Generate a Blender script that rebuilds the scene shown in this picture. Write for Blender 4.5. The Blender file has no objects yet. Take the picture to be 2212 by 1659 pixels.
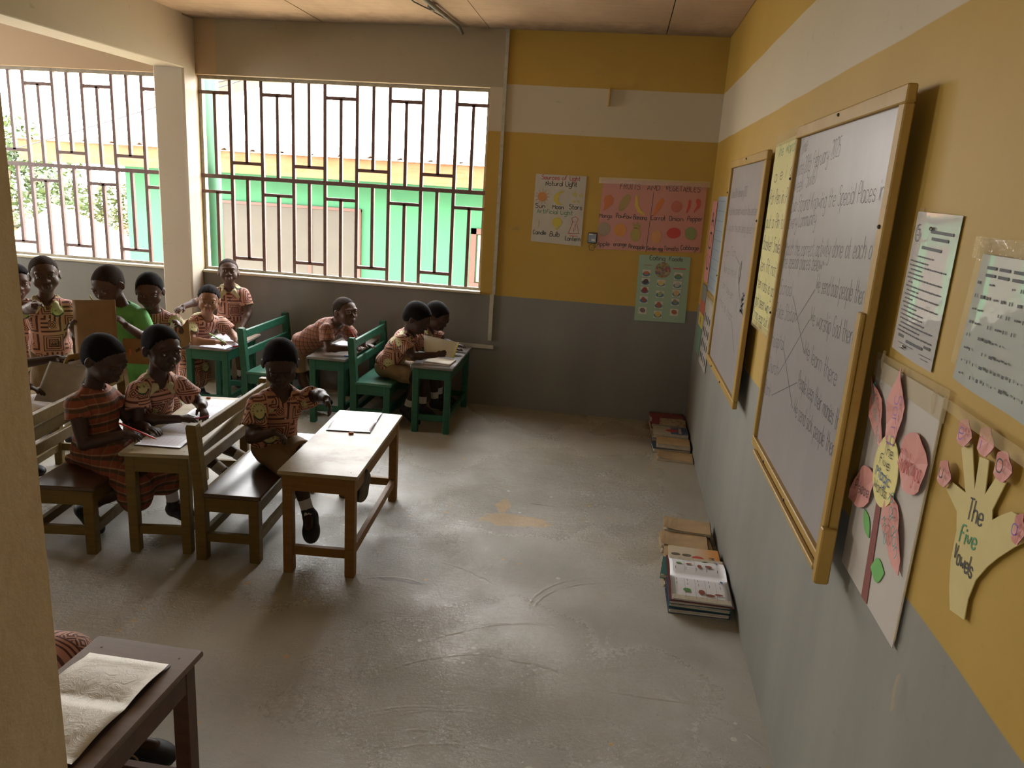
import bpy, math, random
import numpy as np
from mathutils import Vector, Matrix

# ------------------------------------------------------------------ camera, world, sun, exposure
SC = bpy.context.scene
COL = SC.collection
F_PX, YAW, PITCH, ROLL = 1640.2, 0.126384, 0.249924, 0.062959
CAM = Vector((-0.6152, 0.0, 1.65))
def camera_axes():
    cy, sy, cp, sp = math.cos(YAW), math.sin(YAW), math.cos(PITCH), math.sin(PITCH)
    f = Vector((-sy*cp, cy*cp, -sp)); r = Vector((cy, sy, 0)); u = r.cross(f)
    c, s = math.cos(ROLL), math.sin(ROLL)
    return c*r + s*u, -s*r + c*u, f
_r, _u, _f = camera_axes()
cam_data = bpy.data.cameras.new('camera'); cam = bpy.data.objects.new('camera', cam_data); COL.objects.link(cam)
cam.matrix_world = Matrix(((_r.x, _u.x, -_f.x, CAM.x), (_r.y, _u.y, -_f.y, CAM.y), (_r.z, _u.z, -_f.z, CAM.z), (0, 0, 0, 1)))
cam_data.sensor_fit = 'HORIZONTAL'; cam_data.sensor_width = 36.0; cam_data.lens = 36.0*F_PX/2212.0
cam_data.clip_start = 0.02; cam_data.clip_end = 400
SC.camera = cam
SC.view_settings.view_transform = 'Standard'; SC.view_settings.look = 'None'
SC.view_settings.gamma = 1.0; SC.view_settings.exposure = 0.12; SC.view_settings.use_curve_mapping = False
SC.cycles.use_denoising = True
SC.cycles.max_bounces = 8; SC.cycles.diffuse_bounces = 5; SC.cycles.glossy_bounces = 4
SC.cycles.caustics_reflective = False; SC.cycles.caustics_refractive = False
SC.cycles.sample_clamp_indirect = 8.0

SKY_STRENGTH = 23.0
world = bpy.data.worlds.new('hazy_sky'); SC.world = world; world.use_nodes = True
_nt = world.node_tree; _nt.nodes.clear()
_o = _nt.nodes.new('ShaderNodeOutputWorld'); _b = _nt.nodes.new('ShaderNodeBackground')
_tc = _nt.nodes.new('ShaderNodeTexCoord'); _sx = _nt.nodes.new('ShaderNodeSeparateXYZ'); _cr = _nt.nodes.new('ShaderNodeValToRGB')
_nt.links.new(_tc.outputs['Generated'], _sx.inputs[0]); _nt.links.new(_sx.outputs['Z'], _cr.inputs[0])
_cr.color_ramp.elements[0].position = 0.0; _cr.color_ramp.elements[0].color = (1.0, 0.96, 0.90, 1)
_cr.color_ramp.elements[1].position = 1.0; _cr.color_ramp.elements[1].color = (0.86, 0.92, 1.0, 1)
_nt.links.new(_cr.outputs[0], _b.inputs[0]); _b.inputs[1].default_value = SKY_STRENGTH
_nt.links.new(_b.outputs[0], _o.inputs[0])
sun_data = bpy.data.lights.new('sun', 'SUN'); sun = bpy.data.objects.new('sun', sun_data); COL.objects.link(sun)
sun_data.energy = 9.0; sun_data.angle = 0.03; sun_data.color = (1.0, 0.93, 0.82)
sun.rotation_euler = Vector((0.30, -0.50, 1.15)).to_track_quat('Z', 'Y').to_euler()

def portal(loc, rot, sx, sy):
    d = bpy.data.lights.new('opening_portal', 'AREA'); d.shape = 'RECTANGLE'; d.size = sx; d.size_y = sy
    d.cycles.is_portal = True
    o = bpy.data.objects.new('opening_portal', d); COL.objects.link(o); o.location = loc; o.rotation_euler = rot
H90 = math.pi/2
portal((-2.75, 5.83, 1.61), (-H90, 0, 0), 2.26, 1.47)
portal((-5.22, 5.83, 1.61), (-H90, 0, 0), 2.26, 1.47)
portal((-7.82, 3.9, 1.6), (-H90, 0, H90), 1.2, 1.45)
portal((-.92, -1.22, 1.07), (H90, 0, 0), .12, 2.15)  # portal at the added door gap in the front wall, not a window


# ------------------------------------------------------------------ object helpers
def link(o, parent=None):
    COL.objects.link(o)
    if parent is not None: o.parent = parent
    return o
def tag(o, label=None, cat=None, group=None, kind=None):
    if label: o['label'] = label
    if cat: o['category'] = cat
    if group: o['group'] = group
    if kind: o['kind'] = kind
    return o
def empty(name, loc=(0, 0, 0), rz=0.0, label=None, cat=None, group=None, parent=None):
    o = bpy.data.objects.new(name, None); link(o, parent); o.location = loc; o.rotation_euler = (0, 0, rz)
    o.empty_display_size = 0.1
    return tag(o, label, cat, group)
def copy_tree(o, parent=None):
    c = o.copy(); link(c, parent)
    for ch in list(o.children): copy_tree(ch, c)
    return c

class MB:
    """collects faces of one mesh"""
    def __init__(self): self.v = []; self.f = []; self.m = []; self.smooth = False
    def add(self, vs, fs, m=0):
        n = len(self.v); self.v += [tuple(p) for p in vs]; self.f += [tuple(i+n for i in q) for q in fs]; self.m += [m]*len(fs)
    def box(self, x0, x1, y0, y1, z0, z1, M=None, m=0, bev=0.0):
        if bev <= 0:
            vs = [(x, y, z) for z in (z0, z1) for (x, y) in ((x0, y0), (x1, y0), (x1, y1), (x0, y1))]
            fs = [(3, 2, 1, 0), (4, 5, 6, 7), (0, 1, 5, 4), (1, 2, 6, 5), (2, 3, 7, 6), (3, 0, 4, 7)]
        else:
            b = bev; vs = []; fs = []
            def ring(z, i):
                k = b*i
                return [(x0+b+k, y0+k, z), (x1-b-k, y0+k, z), (x1-k, y0+b+k, z), (x1-k, y1-b-k, z), (x1-b-k, y1-k, z), (x0+b+k, y1-k, z), (x0+k, y1-b-k, z), (x0+k, y0+b+k, z)]
            for z, i in ((z0, .7), (z0+b, 0), (z1-b, 0), (z1, .7)): vs += ring(z, i)
            for r in range(3):
                for i in range(8): fs.append((r*8+i, r*8+(i+1) % 8, r*8+8+(i+1) % 8, r*8+8+i))
            fs.append(tuple(range(7, -1, -1))); fs.append(tuple(range(24, 32)))
        if M is not None: vs = [tuple(M @ Vector(p)) for p in vs]
        self.add(vs, fs, m)
    def beam(self, a, b, w, h, up=(0, 0, 1), m=0, bev=0.0):
        a = Vector(a); b = Vector(b); d = (b-a); L = d.length; d.normalize(); up = Vector(up)
        s = d.cross(up)
        if s.length < 1e-4: s = d.cross(Vector((1, 0, 0)))
        s.normalize(); t = s.cross(d)
        M = Matrix(((d.x, s.x, t.x, a.x), (d.y, s.y, t.y, a.y), (d.z, s.z, t.z, a.z), (0, 0, 0, 1)))
        self.box(0, L, -w/2, w/2, -h/2, h/2, M, m, bev)
    def tube(self, pts, r, n=8, m=0, cap=True):
        pts = [Vector(p) for p in pts]; rr = r if isinstance(r, (list, tuple)) else [r]*len(pts)
        vs = []; fs = []; prev = None
        for i, p in enumerate(pts):
            d = (pts[min(i+1, len(pts)-1)]-pts[max(i-1, 0)]).normalized()
            if prev is None:
                s = d.cross(Vector((0, 0, 1)))
                if s.length < 1e-3: s = d.cross(Vector((1, 0, 0)))
            else: s = prev-d*prev.dot(d)
            s.normalize(); prev = s; t = d.cross(s)
            for k in range(n):
                a = 2*math.pi*k/n; vs.append(p+(s*math.cos(a)+t*math.sin(a))*rr[i])
        for i in range(len(pts)-1):
            for k in range(n): fs.append((i*n+k, i*n+(k+1) % n, (i+1)*n+(k+1) % n, (i+1)*n+k))
        if cap:
            fs.append(tuple(range(n-1, -1, -1))); fs.append(tuple(range((len(pts)-1)*n, len(pts)*n)))
        self.add(vs, fs, m)
    def ball(self, c, r, nu=12, nv=8, M=None, m=0):
        r = r if isinstance(r, (list, tuple)) else (r, r, r); vs = [(0, 0, -r[2])]
        for j in range(1, nv):
            t = math.pi*j/nv-math.pi/2
            for i in range(nu):
                a = 2*math.pi*i/nu; vs.append((r[0]*math.cos(t)*math.cos(a), r[1]*math.cos(t)*math.sin(a), r[2]*math.sin(t)))
        vs.append((0, 0, r[2])); fs = []
        for i in range(nu): fs.append((0, 1+(i+1) % nu, 1+i))
        for j in range(nv-2):
            for i in range(nu):
                a = 1+j*nu; fs.append((a+i, a+(i+1) % nu, a+nu+(i+1) % nu, a+nu+i))
        a = 1+(nv-2)*nu; e = len(vs)-1
        for i in range(nu): fs.append((a+i, a+(i+1) % nu, e))
        c = Vector(c); vs = [((M @ Vector(p)) if M is not None else Vector(p))+c for p in vs]
        self.add(vs, fs, m)
    def ribbon(self, pts, w, nrm, m=0):
        """flat ribbon of width w along pts in the plane with normal nrm"""
        nrm = Vector(nrm); P = []
        for p in pts:
            p = Vector(p)
            if not P or (p-P[-1]).length > 1e-6: P.append(p)
        if len(P) < 2: return
        vs = []
        for i, p in enumerate(P):
            d = P[min(i+1, len(P)-1)]-P[max(i-1, 0)]
            if d.length < 1e-7: d = P[i]-P[i-1]
            s = nrm.cross(d.normalized()).normalized()*(w/2); vs += [p-s, p+s]
        self.add(vs, [(2*i, 2*i+2, 2*i+3, 2*i+1) for i in range(len(P)-1)], m)
    def build(self, name, mat=None, parent=None, smooth=False, loc=None):
        me = bpy.data.meshes.new(name); me.from_pydata([tuple(p) for p in self.v], [], self.f)
        mats = mat if isinstance(mat, (list, tuple)) else [mat]
        for q in mats:
            if q is not None: me.materials.append(q)
        if len(mats) > 1: me.polygons.foreach_set('material_index', self.m)
        if smooth: me.polygons.foreach_set('use_smooth', [True]*len(me.polygons))
        me.update(); o = bpy.data.objects.new(name, me); link(o, parent)
        if loc: o.location = loc
        return o
def part(name, mat, parent, fn, smooth=False):
    b = MB(); fn(b); return b.build(name, mat, parent, smooth)
def base_thing(name, mat, b, label, cat, group=None, smooth=False):
    """one-mesh thing whose origin sits at the middle of its base"""
    V = np.array([tuple(p) for p in b.v]); lo = V.min(0); hi = V.max(0); c = ((lo[0]+hi[0])/2, (lo[1]+hi[1])/2, lo[2])
    b.v = [tuple(p) for p in (V-np.array(c))]
    o = b.build(name, mat, None, smooth); o.location = c
    return tag(o, label, cat, group)

# ------------------------------------------------------------------ material helpers
class NT:
    def __init__(self, name):
        self.mat = bpy.data.materials.new(name); self.mat.use_nodes = True; self.t = self.mat.node_tree; self.t.nodes.clear()
        self.out = self.n('ShaderNodeOutputMaterial'); self.b = self.n('ShaderNodeBsdfPrincipled')
        self.l(self.b.outputs[0], self.out.inputs[0])
    def n(self, k, **kw):
        x = self.t.nodes.new(k)
        for a, v in kw.items(): setattr(x, a, v)
        return x
    def l(self, a, b): self.t.links.new(a, b)
    def set(self, sock, v):
        if hasattr(v, 'links') or isinstance(v, bpy.types.NodeSocket): self.l(v, sock)
        else: sock.default_value = v
    def math(self, op, a, b=None, c=None, clamp=False):
        x = self.n('ShaderNodeMath', operation=op); x.use_clamp = clamp; self.set(x.inputs[0], a)
        if b is not None: self.set(x.inputs[1], b)
        if c is not None: self.set(x.inputs[2], c)
        return x.outputs[0]
    def mix(self, f, a, b, blend='MIX'):
        x = self.n('ShaderNodeMix', data_type='RGBA', blend_type=blend); self.set(x.inputs[0], f)
        for s, v in ((x.inputs[6], a), (x.inputs[7], b)):
            if isinstance(v, tuple) and len(v) == 3: v = v+(1,)
            self.set(s, v)
        return x.outputs[2]
    def mixf(self, f, a, b):
        x = self.n('ShaderNodeMix', data_type='FLOAT'); self.set(x.inputs[0], f); self.set(x.inputs[2], a); self.set(x.inputs[3], b); return x.outputs[0]
    def noise(self, scale, detail=3, rough=.55, vec=None, dist=0.0):
        x = self.n('ShaderNodeTexNoise'); x.inputs['Scale'].default_value = scale; x.inputs['Detail'].default_value = detail
        x.inputs['Roughness'].default_value = rough; x.inputs['Distortion'].default_value = dist
        if vec is not None: self.l(vec, x.inputs['Vector'])
        return x.outputs[0]
    def ramp(self, f, *stops, interp='LINEAR'):
        x = self.n('ShaderNodeValToRGB'); self.set(x.inputs[0], f); cr = x.color_ramp; cr.interpolation = interp
        while len(cr.elements) < len(stops): cr.elements.new(0.5)
        for e, (p, c) in zip(cr.elements, stops):
            e.position = p; e.color = (c, c, c, 1) if isinstance(c, (int, float)) else tuple(c)+(1,)
        return x.outputs[0]
    def step(self, v, edge, soft=0.002):
        x = self.n('ShaderNodeMapRange'); self.set(x.inputs[0], v); x.inputs[1].default_value = edge-soft; x.inputs[2].default_value = edge+soft
        return x.outputs[0]
    def bump(self, h, strength=.3, dist=.01):
        x = self.n('ShaderNodeBump'); x.inputs['Strength'].default_value = strength; x.inputs['Distance'].default_value = dist
        self.l(h, x.inputs['Height']); self.l(x.outputs[0], self.b.inputs['Normal']); return x
    def pos(self): return self.n('ShaderNodeNewGeometry').outputs['Position']
    def obj(self): return self.n('ShaderNodeTexCoord').outputs['Object']
    def xyz(self, v):
        s = self.n('ShaderNodeSeparateXYZ'); self.l(v, s.inputs[0]); return s.outputs[0], s.outputs[1], s.outputs[2]
    def comb(self, a, b, c=0.0):
        s = self.n('ShaderNodeCombineXYZ'); self.set(s.inputs[0], a); self.set(s.inputs[1], b); self.set(s.inputs[2], c); return s.outputs[0]
    def mapping(self, v, scale=(1, 1, 1), rot=(0, 0, 0), loc=(0, 0, 0)):
        m = self.n('ShaderNodeMapping'); self.l(v, m.inputs[0]); m.inputs[1].default_value = loc; m.inputs[2].default_value = rot; m.inputs[3].default_value = scale; return m.outputs[0]
    def color(self, c): self.set(self.b.inputs['Base Color'], c+(1,) if isinstance(c, tuple) else c)
    def rough(self, r): self.set(self.b.inputs['Roughness'], r)

def simple(name, col, rough=.6, var=.12, scale=20, bump=0.0, spec=.5, metal=0.0):
    m = NT(name); v = m.obj(); n = m.noise(scale, 4, .6, v)
    f = m.ramp(n, (.25, 0.0), (.75, 1.0))
    lo = tuple(c*(1-var) for c in col); hi = tuple(min(1, c*(1+var)) for c in col)
    m.color(m.mix(f, lo, hi)); m.rough(rough); m.b.inputs['Specular IOR Level'].default_value = spec; m.b.inputs['Metallic'].default_value = metal
    if bump: m.bump(n, bump, .004)
    return m.mat
def wood(name, c1, c2, rough=.45, wear=None, wear_amt=.5, grain=(3, 40, 40), coat=0.0, wear_pos=.5, spec=.35):
    m = NT(name); v = m.obj(); g = m.mapping(v, scale=grain); n = m.noise(1.0, 6, .65, g, .6)
    f = m.ramp(n, (.3, 0.0), (.7, 1.0)); col = m.mix(f, c1, c2)
    n2 = m.noise(9, 5, .65, v)
    if wear: col = m.mix(m.ramp(n2, (wear_pos, 0.0), (wear_pos+.12, wear_amt)), col, wear)
    d = m.noise(55, 3, .7, v); col = m.mix(m.ramp(d, (.62, 0.0), (.75, .45)), col, tuple(c*.35 for c in c1))
    m.color(col); m.rough(m.mixf(n2, rough*.75, rough*1.3)); m.b.inputs['Coat Weight'].default_value = coat; m.b.inputs['Coat Roughness'].default_value = .2; m.b.inputs['Specular IOR Level'].default_value = spec
    m.bump(n, .12, .002); return m.mat
# ------------------------------------------------------------------ wall and floor materials
YEL = (0.43, 0.275, 0.045); CRM = (0.50, 0.435, 0.315); GRY = (0.195, 0.19, 0.168); BEI = (0.36, 0.31, 0.22)
def wall_paint(name, side):
    m = NT(name); p = m.pos(); x, y, z = m.xyz(p)
    wob = m.noise(2.2, 2, .5, p); wz = m.math('ADD', z, m.math('MULTIPLY', m.math('SUBTRACT', wob, .5), .014))
    stain = m.noise(1.6, 6, .6, p); fine = m.noise(24, 4, .6, p)
    sp = m.mapping(p, scale=(3.5, 3.5, .6)); streak = m.noise(1.0, 5, .6, sp)
    yel = m.mix(m.ramp(stain, (.38, 0.0), (.75, .55)), YEL, (YEL[0]*.80, YEL[1]*.76, YEL[2]*.62))
    cream = m.mix(m.ramp(stain, (.35, 0.0), (.8, .5)), CRM, (CRM[0]*.88, CRM[1]*.86, CRM[2]*.80))
    GR = GRY if side != 'back' else tuple(k*.80 for k in GRY)  # same grey paint on both walls; the back wall's shade is put into its colour
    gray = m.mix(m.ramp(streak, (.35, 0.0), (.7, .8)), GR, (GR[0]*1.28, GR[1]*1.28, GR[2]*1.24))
    gray = m.mix(m.ramp(fine, (.62, 0.0), (.72, .35)), gray, (.16, .15, .13))
    c = m.mix(m.step(wz, 2.052), yel, cream); c = m.mix(m.step(wz, 2.372), c, yel)
    if side == 'back':
        c2 = m.mix(m.ramp(stain, (.35, 0.0), (.8, .5)), BEI, (BEI[0]*.85, BEI[1]*.84, BEI[2]*.78))
        left = m.math('MULTIPLY', m.math('SUBTRACT', 1.0, m.step(x, -1.53)), m.step(z, 2.35))
        c = m.mix(left, c, c2)
        far = m.math('SUBTRACT', 1.0, m.step(x, -3.7)); c = m.mix(far, c, (.42, .31, .19))
    edge = {'back': .868, 'right': .932, 'cream': -1.0}[side]
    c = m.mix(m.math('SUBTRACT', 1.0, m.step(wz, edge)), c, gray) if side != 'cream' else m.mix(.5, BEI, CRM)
    if side == 'cream':
        c = m.mix(m.ramp(stain, (.4, 0.0), (.8, .5)), (.48, .42, .32), (.41, .35, .25))
    # scuffs on the lower painted zone
    sc = m.noise(7, 6, .75, m.mapping(p, scale=(1, 1, 1.6))); c = m.mix(m.ramp(sc, (.62, 0.0), (.74, .45)), c, (.20, .15, .09))
    m.color(c); m.rough(.62); m.bump(m.math('ADD', m.math('MULTIPLY', fine, .35), m.noise(5, 3, .5, p)), .22, .006)
    return m.mat
M = {}
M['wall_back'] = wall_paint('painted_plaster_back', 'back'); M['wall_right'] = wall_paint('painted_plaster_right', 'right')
M['wall_cream'] = wall_paint('cream_plaster', 'cream')
def col_mat():
    m = NT('column_plaster'); p = m.pos(); n = m.noise(4, 6, .6, m.mapping(p, scale=(1, 1, .5))); m.color(m.mix(m.ramp(n, (.35, 0.0), (.7, 1.0)), (.66, .58, .44), (.52, .44, .31))); m.rough(.7); m.bump(m.noise(40, 4, .6, p), .2, .004); return m.mat
M['column'] = col_mat()

def floor_mat():
    m = NT('trowelled_cement'); p = m.pos(); x, y, z = m.xyz(p)
    big = m.noise(.9, 5, .6, p); mid = m.noise(6, 5, .6, p); fine = m.noise(60, 4, .65, p)
    base = m.mix(m.ramp(big, (.35, 0.0), (.65, 1.0)), (.405, .37, .285), (.315, .285, .215))
    base = m.mix(m.ramp(mid, (.45, 0.0), (.75, .5)), base, (.45, .42, .345))
    base = m.mix(m.ramp(fine, (.60, 0.0), (.72, .35)), base, (.13, .105, .07))
    # large spilt ochre paint patch and small flecks
    w = m.noise(9, 5, .65, p)
    dx = m.math('DIVIDE', m.math('SUBTRACT', x, -1.035), .19); dy = m.math('DIVIDE', m.math('SUBTRACT', y, 3.60), .075)
    r = m.math('ADD', m.math('MULTIPLY', dx, dx), m.math('MULTIPLY', dy, dy)); r = m.math('ADD', r, m.math('MULTIPLY', m.math('SUBTRACT', w, .5), 4.0))
    dx2 = m.math('DIVIDE', m.math('SUBTRACT', x, -1.10), .04); dy2 = m.math('DIVIDE', m.math('SUBTRACT', y, 3.78), .09)
    r2 = m.math('ADD', m.math('MULTIPLY', dx2, dx2), m.math('MULTIPLY', dy2, dy2)); r2 = m.math('ADD', r2, m.math('MULTIPLY', m.math('SUBTRACT', w, .5), 4.0))
    patch = m.math('SUBTRACT', 1.0, m.step(m.math('MINIMUM', r, r2), 1.0, .25))
    base = m.mix(m.math('MULTIPLY', patch, .95), base, (.56, .39, .19))
    vo = m.n('ShaderNodeTexVoronoi'); vo.inputs['Scale'].default_value = 11.0; m.l(p, vo.inputs['Vector'])
    vs = m.n('ShaderNodeSeparateColor'); m.l(vo.outputs['Color'], vs.inputs[0])
    rad = m.math('MULTIPLY', vs.outputs[0], .15)
    fl = m.math('MULTIPLY', m.math('LESS_THAN', m.math('ADD', vo.outputs['Distance'], m.math('MULTIPLY', m.math('SUBTRACT', mid, .5), .06)), rad), m.math('GREATER_THAN', vs.outputs[1], .52))
    flc = m.mix(m.math('GREATER_THAN', vs.outputs[2], .55), (.52, .34, .14), (.60, .57, .47))
    base = m.mix(m.math('MULTIPLY', fl, .9), base, flc)
    # dark scratches
    s1 = m.noise(1.0, 4, .6, m.mapping(p, scale=(1.5, 16, 1), rot=(0, 0, .35)), .3); s2 = m.noise(3, 2, .5, p)
    scr = m.math('MULTIPLY', m.ramp(s1, (.685, 0.0), (.70, 1.0)), m.ramp(s2, (.5, 0.0), (.6, 1.0)))
    base = m.mix(m.math('MULTIPLY', scr, .5), base, (.08, .065, .045))
    m.color(base)
    # trowel arcs: warped rings about a few centres
    ARCS = [(-0.517, 2.774, 0.325, -0.750, 3.000, 0.26), (-0.871, 1.893, 0.535, -1.157, 2.346, 0.28), (-0.985, 1.270, 1.151, -0.788, 2.404, 0.2), (-0.813, 1.580, 0.576, -1.042, 2.109, 0.16), (-1.057, 1.843, 0.147, -1.101, 1.983, 0.08), (-0.343, 8.632, 6.325, -0.379, 2.307, 0.18), (-0.666, 1.958, 0.720, -0.993, 2.600, 0.30), (-0.260, 1.954, 0.309, -0.092, 2.213, 0.12), (-1.410, 2.604, 0.284, -1.454, 2.884, 0.16), (-1.358, 2.603, 0.470, -1.143, 3.021, 0.17), (-0.486, 2.725, 0.341, -0.718, 2.975, 0.26), (-.95, 1.50, .60, -1.10, 2.08, .22), (-.93, 1.46, .66, -1.12, 2.09, .25), (-.90, 1.40, .55, -1.00, 1.95, .22)]
    warp = m.math('MULTIPLY', m.math('SUBTRACT', m.noise(5, 3, .5, p), .5), .03); ridge = 0.0
    for cx_, cy_, R_, mx, my, hl in ARCS:
        a_ = m.math('SUBTRACT', x, cx_); b_ = m.math('SUBTRACT', y, cy_); r_ = m.math('SUBTRACT', m.math('SQRT', m.math('ADD', m.math('MULTIPLY', a_, a_), m.math('MULTIPLY', b_, b_))), R_)
        k_ = m.math('SUBTRACT', 1.0, m.math('DIVIDE', m.math('ABSOLUTE', m.math('ADD', r_, warp)), .009), clamp=True)
        c_ = m.math('SUBTRACT', x, mx); d_ = m.math('SUBTRACT', y, my); q_ = m.math('SQRT', m.math('ADD', m.math('MULTIPLY', c_, c_), m.math('MULTIPLY', d_, d_)))
        g_ = m.math('SUBTRACT', 1.0, m.math('POWER', m.math('DIVIDE', q_, hl, clamp=True), 3.0), clamp=True); ridge = m.math('MAXIMUM', ridge, m.math('MULTIPLY', k_, g_))
    comb_ = m.noise(1.0, 3, .6, m.mapping(p, scale=(7, 60, 1), rot=(0, 0, .45)), .8); grit = m.noise(75, 6, .85, p, 1.2); lump = m.noise(16, 4, .65, p, 1.0)
    zone = m.ramp(m.noise(1.5, 3, .6, m.mapping(p, loc=(3, 1, 0))), (.38, .35), (.64, 1.0))
    h = m.math('ADD', m.math('MULTIPLY', mid, .8), m.math('MULTIPLY', m.math('SUBTRACT', m.math('ADD', m.math('MULTIPLY', grit, 1.0), m.math('MULTIPLY', lump, .7)), .85), zone)); h = m.math('ADD', h, m.math('MULTIPLY', comb_, .22)); h = m.math('ADD', h, m.math('MULTIPLY', m.math('MULTIPLY', ridge, m.ramp(lump, (.30, .1), (.58, 1.0))), .65))
    m.bump(h, 1.0, .0048)
    gl = m.noise(1.1, 2, .5, m.mapping(p, loc=(5, 2, 0)))
    m.rough(m.math('ADD', m.ramp(gl, (.38, .13), (.66, .34)), m.math('MULTIPLY', fine, .10)))
    m.b.inputs['Specular IOR Level'].default_value = 1.0
    return m.mat
M['floor'] = floor_mat()
def ceil_mat():
    m = NT('stained_plywood'); p = m.pos()
    n = m.noise(1.0, 6, .65, m.mapping(p, scale=(2.2, 1.1, 1))); g = m.noise(1.0, 5, .6, m.mapping(p, scale=(1.2, 26, 1)))
    c = m.mix(m.ramp(n, (.32, 0.0), (.72, 1.0)), (.62, .47, .33), (.42, .31, .21))
    c = m.mix(m.ramp(g, (.5, 0.0), (.75, .3)), c, (.30, .20, .12))
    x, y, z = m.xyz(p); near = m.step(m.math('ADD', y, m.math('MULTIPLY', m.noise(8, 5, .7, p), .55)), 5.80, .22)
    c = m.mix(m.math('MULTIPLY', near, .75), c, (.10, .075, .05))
    s = m.noise(16, 3, .6, p); c = m.mix(m.ramp(s, (.73, 0.0), (.76, .8)), c, (.05, .035, .02))
    m.color(c); m.rough(.8); return m.mat
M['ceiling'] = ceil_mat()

# ------------------------------------------------------------------ room shell
D = 5.675; ZC = 2.73; X0 = -7.7; Y0 = -1.1
WIN_Z0, WIN_Z1, WIN_ZM = .885, 2.345, 1.613
def structure(name, mat, fn, parent=None):
    b = MB(); fn(b); o = b.build(name, mat, parent)
    if parent is None: o['kind'] = 'structure'
    return o
structure('floor', M['floor'], lambda b: b.box(X0-.2, .15, Y0-.2, D+.18, -.12, 0))
def wall_with_holes(b, axis, c0, c1, a0, a1, z0, z1, holes):
    """axis 'y': wall spans x a0..a1 at y c0..c1; axis 'x': wall spans y a0..a1 at x c0..c1"""
    xs = sorted({a0, a1, *[h[0] for h in holes], *[h[1] for h in holes]}); zs = sorted({z0, z1, *[h[2] for h in holes], *[h[3] for h in holes]})
    for i in range(len(xs)-1):
        for j in range(len(zs)-1):
            xm = (xs[i]+xs[i+1])/2; zm = (zs[j]+zs[j+1])/2
            if any(h[0] < xm < h[1] and h[2] < zm < h[3] for h in holes): continue
            if axis == 'y': b.box(xs[i], xs[i+1], c0, c1, zs[j], zs[j+1])
            else: b.box(c0, c1, xs[i], xs[i+1], zs[j], zs[j+1])
WR = (-3.88, -1.625); WL = (-6.35, -4.10)
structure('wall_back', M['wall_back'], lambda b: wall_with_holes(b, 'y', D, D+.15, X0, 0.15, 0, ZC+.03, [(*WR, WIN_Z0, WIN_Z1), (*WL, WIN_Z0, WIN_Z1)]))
structure('wall_right', M['wall_right'], lambda b: b.box(0, .15, Y0, D, 0, ZC+.03))
structure('wall_left', M['wall_cream'], lambda b: wall_with_holes(b, 'x', X0-.15, X0, Y0, D, 0, ZC+.03, [(3.3, 4.5, .9, 2.35)]))
structure('wall_front', M['wall_cream'], lambda b: wall_with_holes(b, 'y', Y0-.15, Y0, X0, 0.15, 0, ZC+.03, [(-.98, -.86, 0, 2.15)]))  # unseen narrow door gap, added and sized to light the near column
# window sills with a pale lip
M['sill'] = simple('sill_plaster', (.50, .45, .33), .6, .15, 30, .1)
structure('trim_1', M['sill'], lambda b: b.box(WR[0]+.02, WR[1]+.005, D-.022, D+.15, WIN_Z0-.014, WIN_Z0+.004, bev=.004))
structure('trim_2', M['sill'], lambda b: b.box(WL[0], WL[1], D-.022, D+.15, WIN_Z0-.014, WIN_Z0+.004, bev=.004))
# ceiling boards with open seams, a dark void above them
M['void'] = simple('roof_void_board', (.05, .04, .03), .9)
ceil = structure('ceiling', M['void'], lambda b: b.box(X0-.2, .2, Y0-.2, D+.2, ZC+.02, ZC+.12))
rnd = random.Random(4)
cx = [-.43-1.22*i for i in range(7)]; xs = [0.0]+[c for c in cx if c > X0]+[X0]
ys = [Y0, 1.35, 3.78, D]
for i in range(len(xs)-1):
    for j in range(len(ys)-1):
        off = .0 if i % 2 == 0 else -.35
        y0 = ys[j]+(off if j else 0); y1 = ys[j+1]+(off if j < len(ys)-2 else 0)
        dz = rnd.uniform(0, .005)
        b = MB(); b.box(xs[i+1]+.003, xs[i]-.003, y0+.003, y1-.003, ZC+dz, ZC+.012+dz)
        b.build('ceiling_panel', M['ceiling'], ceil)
# pillar on the back wall, beam running towards the viewer, near column
structure('column', M['wall_cream'], lambda b: b.box(-4.10, -3.86, 5.50, D, 0, ZC, bev=.012))['label'] = 'cream plastered pillar between the two barred windows'
structure('ceiling_beam', M['wall_cream'], lambda b: b.box(-4.08, -3.86, Y0, 5.52, 2.362, ZC+.015, bev=.006))['label'] = 'cream plastered beam under the ceiling'
structure('column', M['column'], lambda b: b.box(-1.40, -1.042, .22, .502, 0, ZC, bev=.006))['label'] = 'near plastered column at the left edge'

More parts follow.
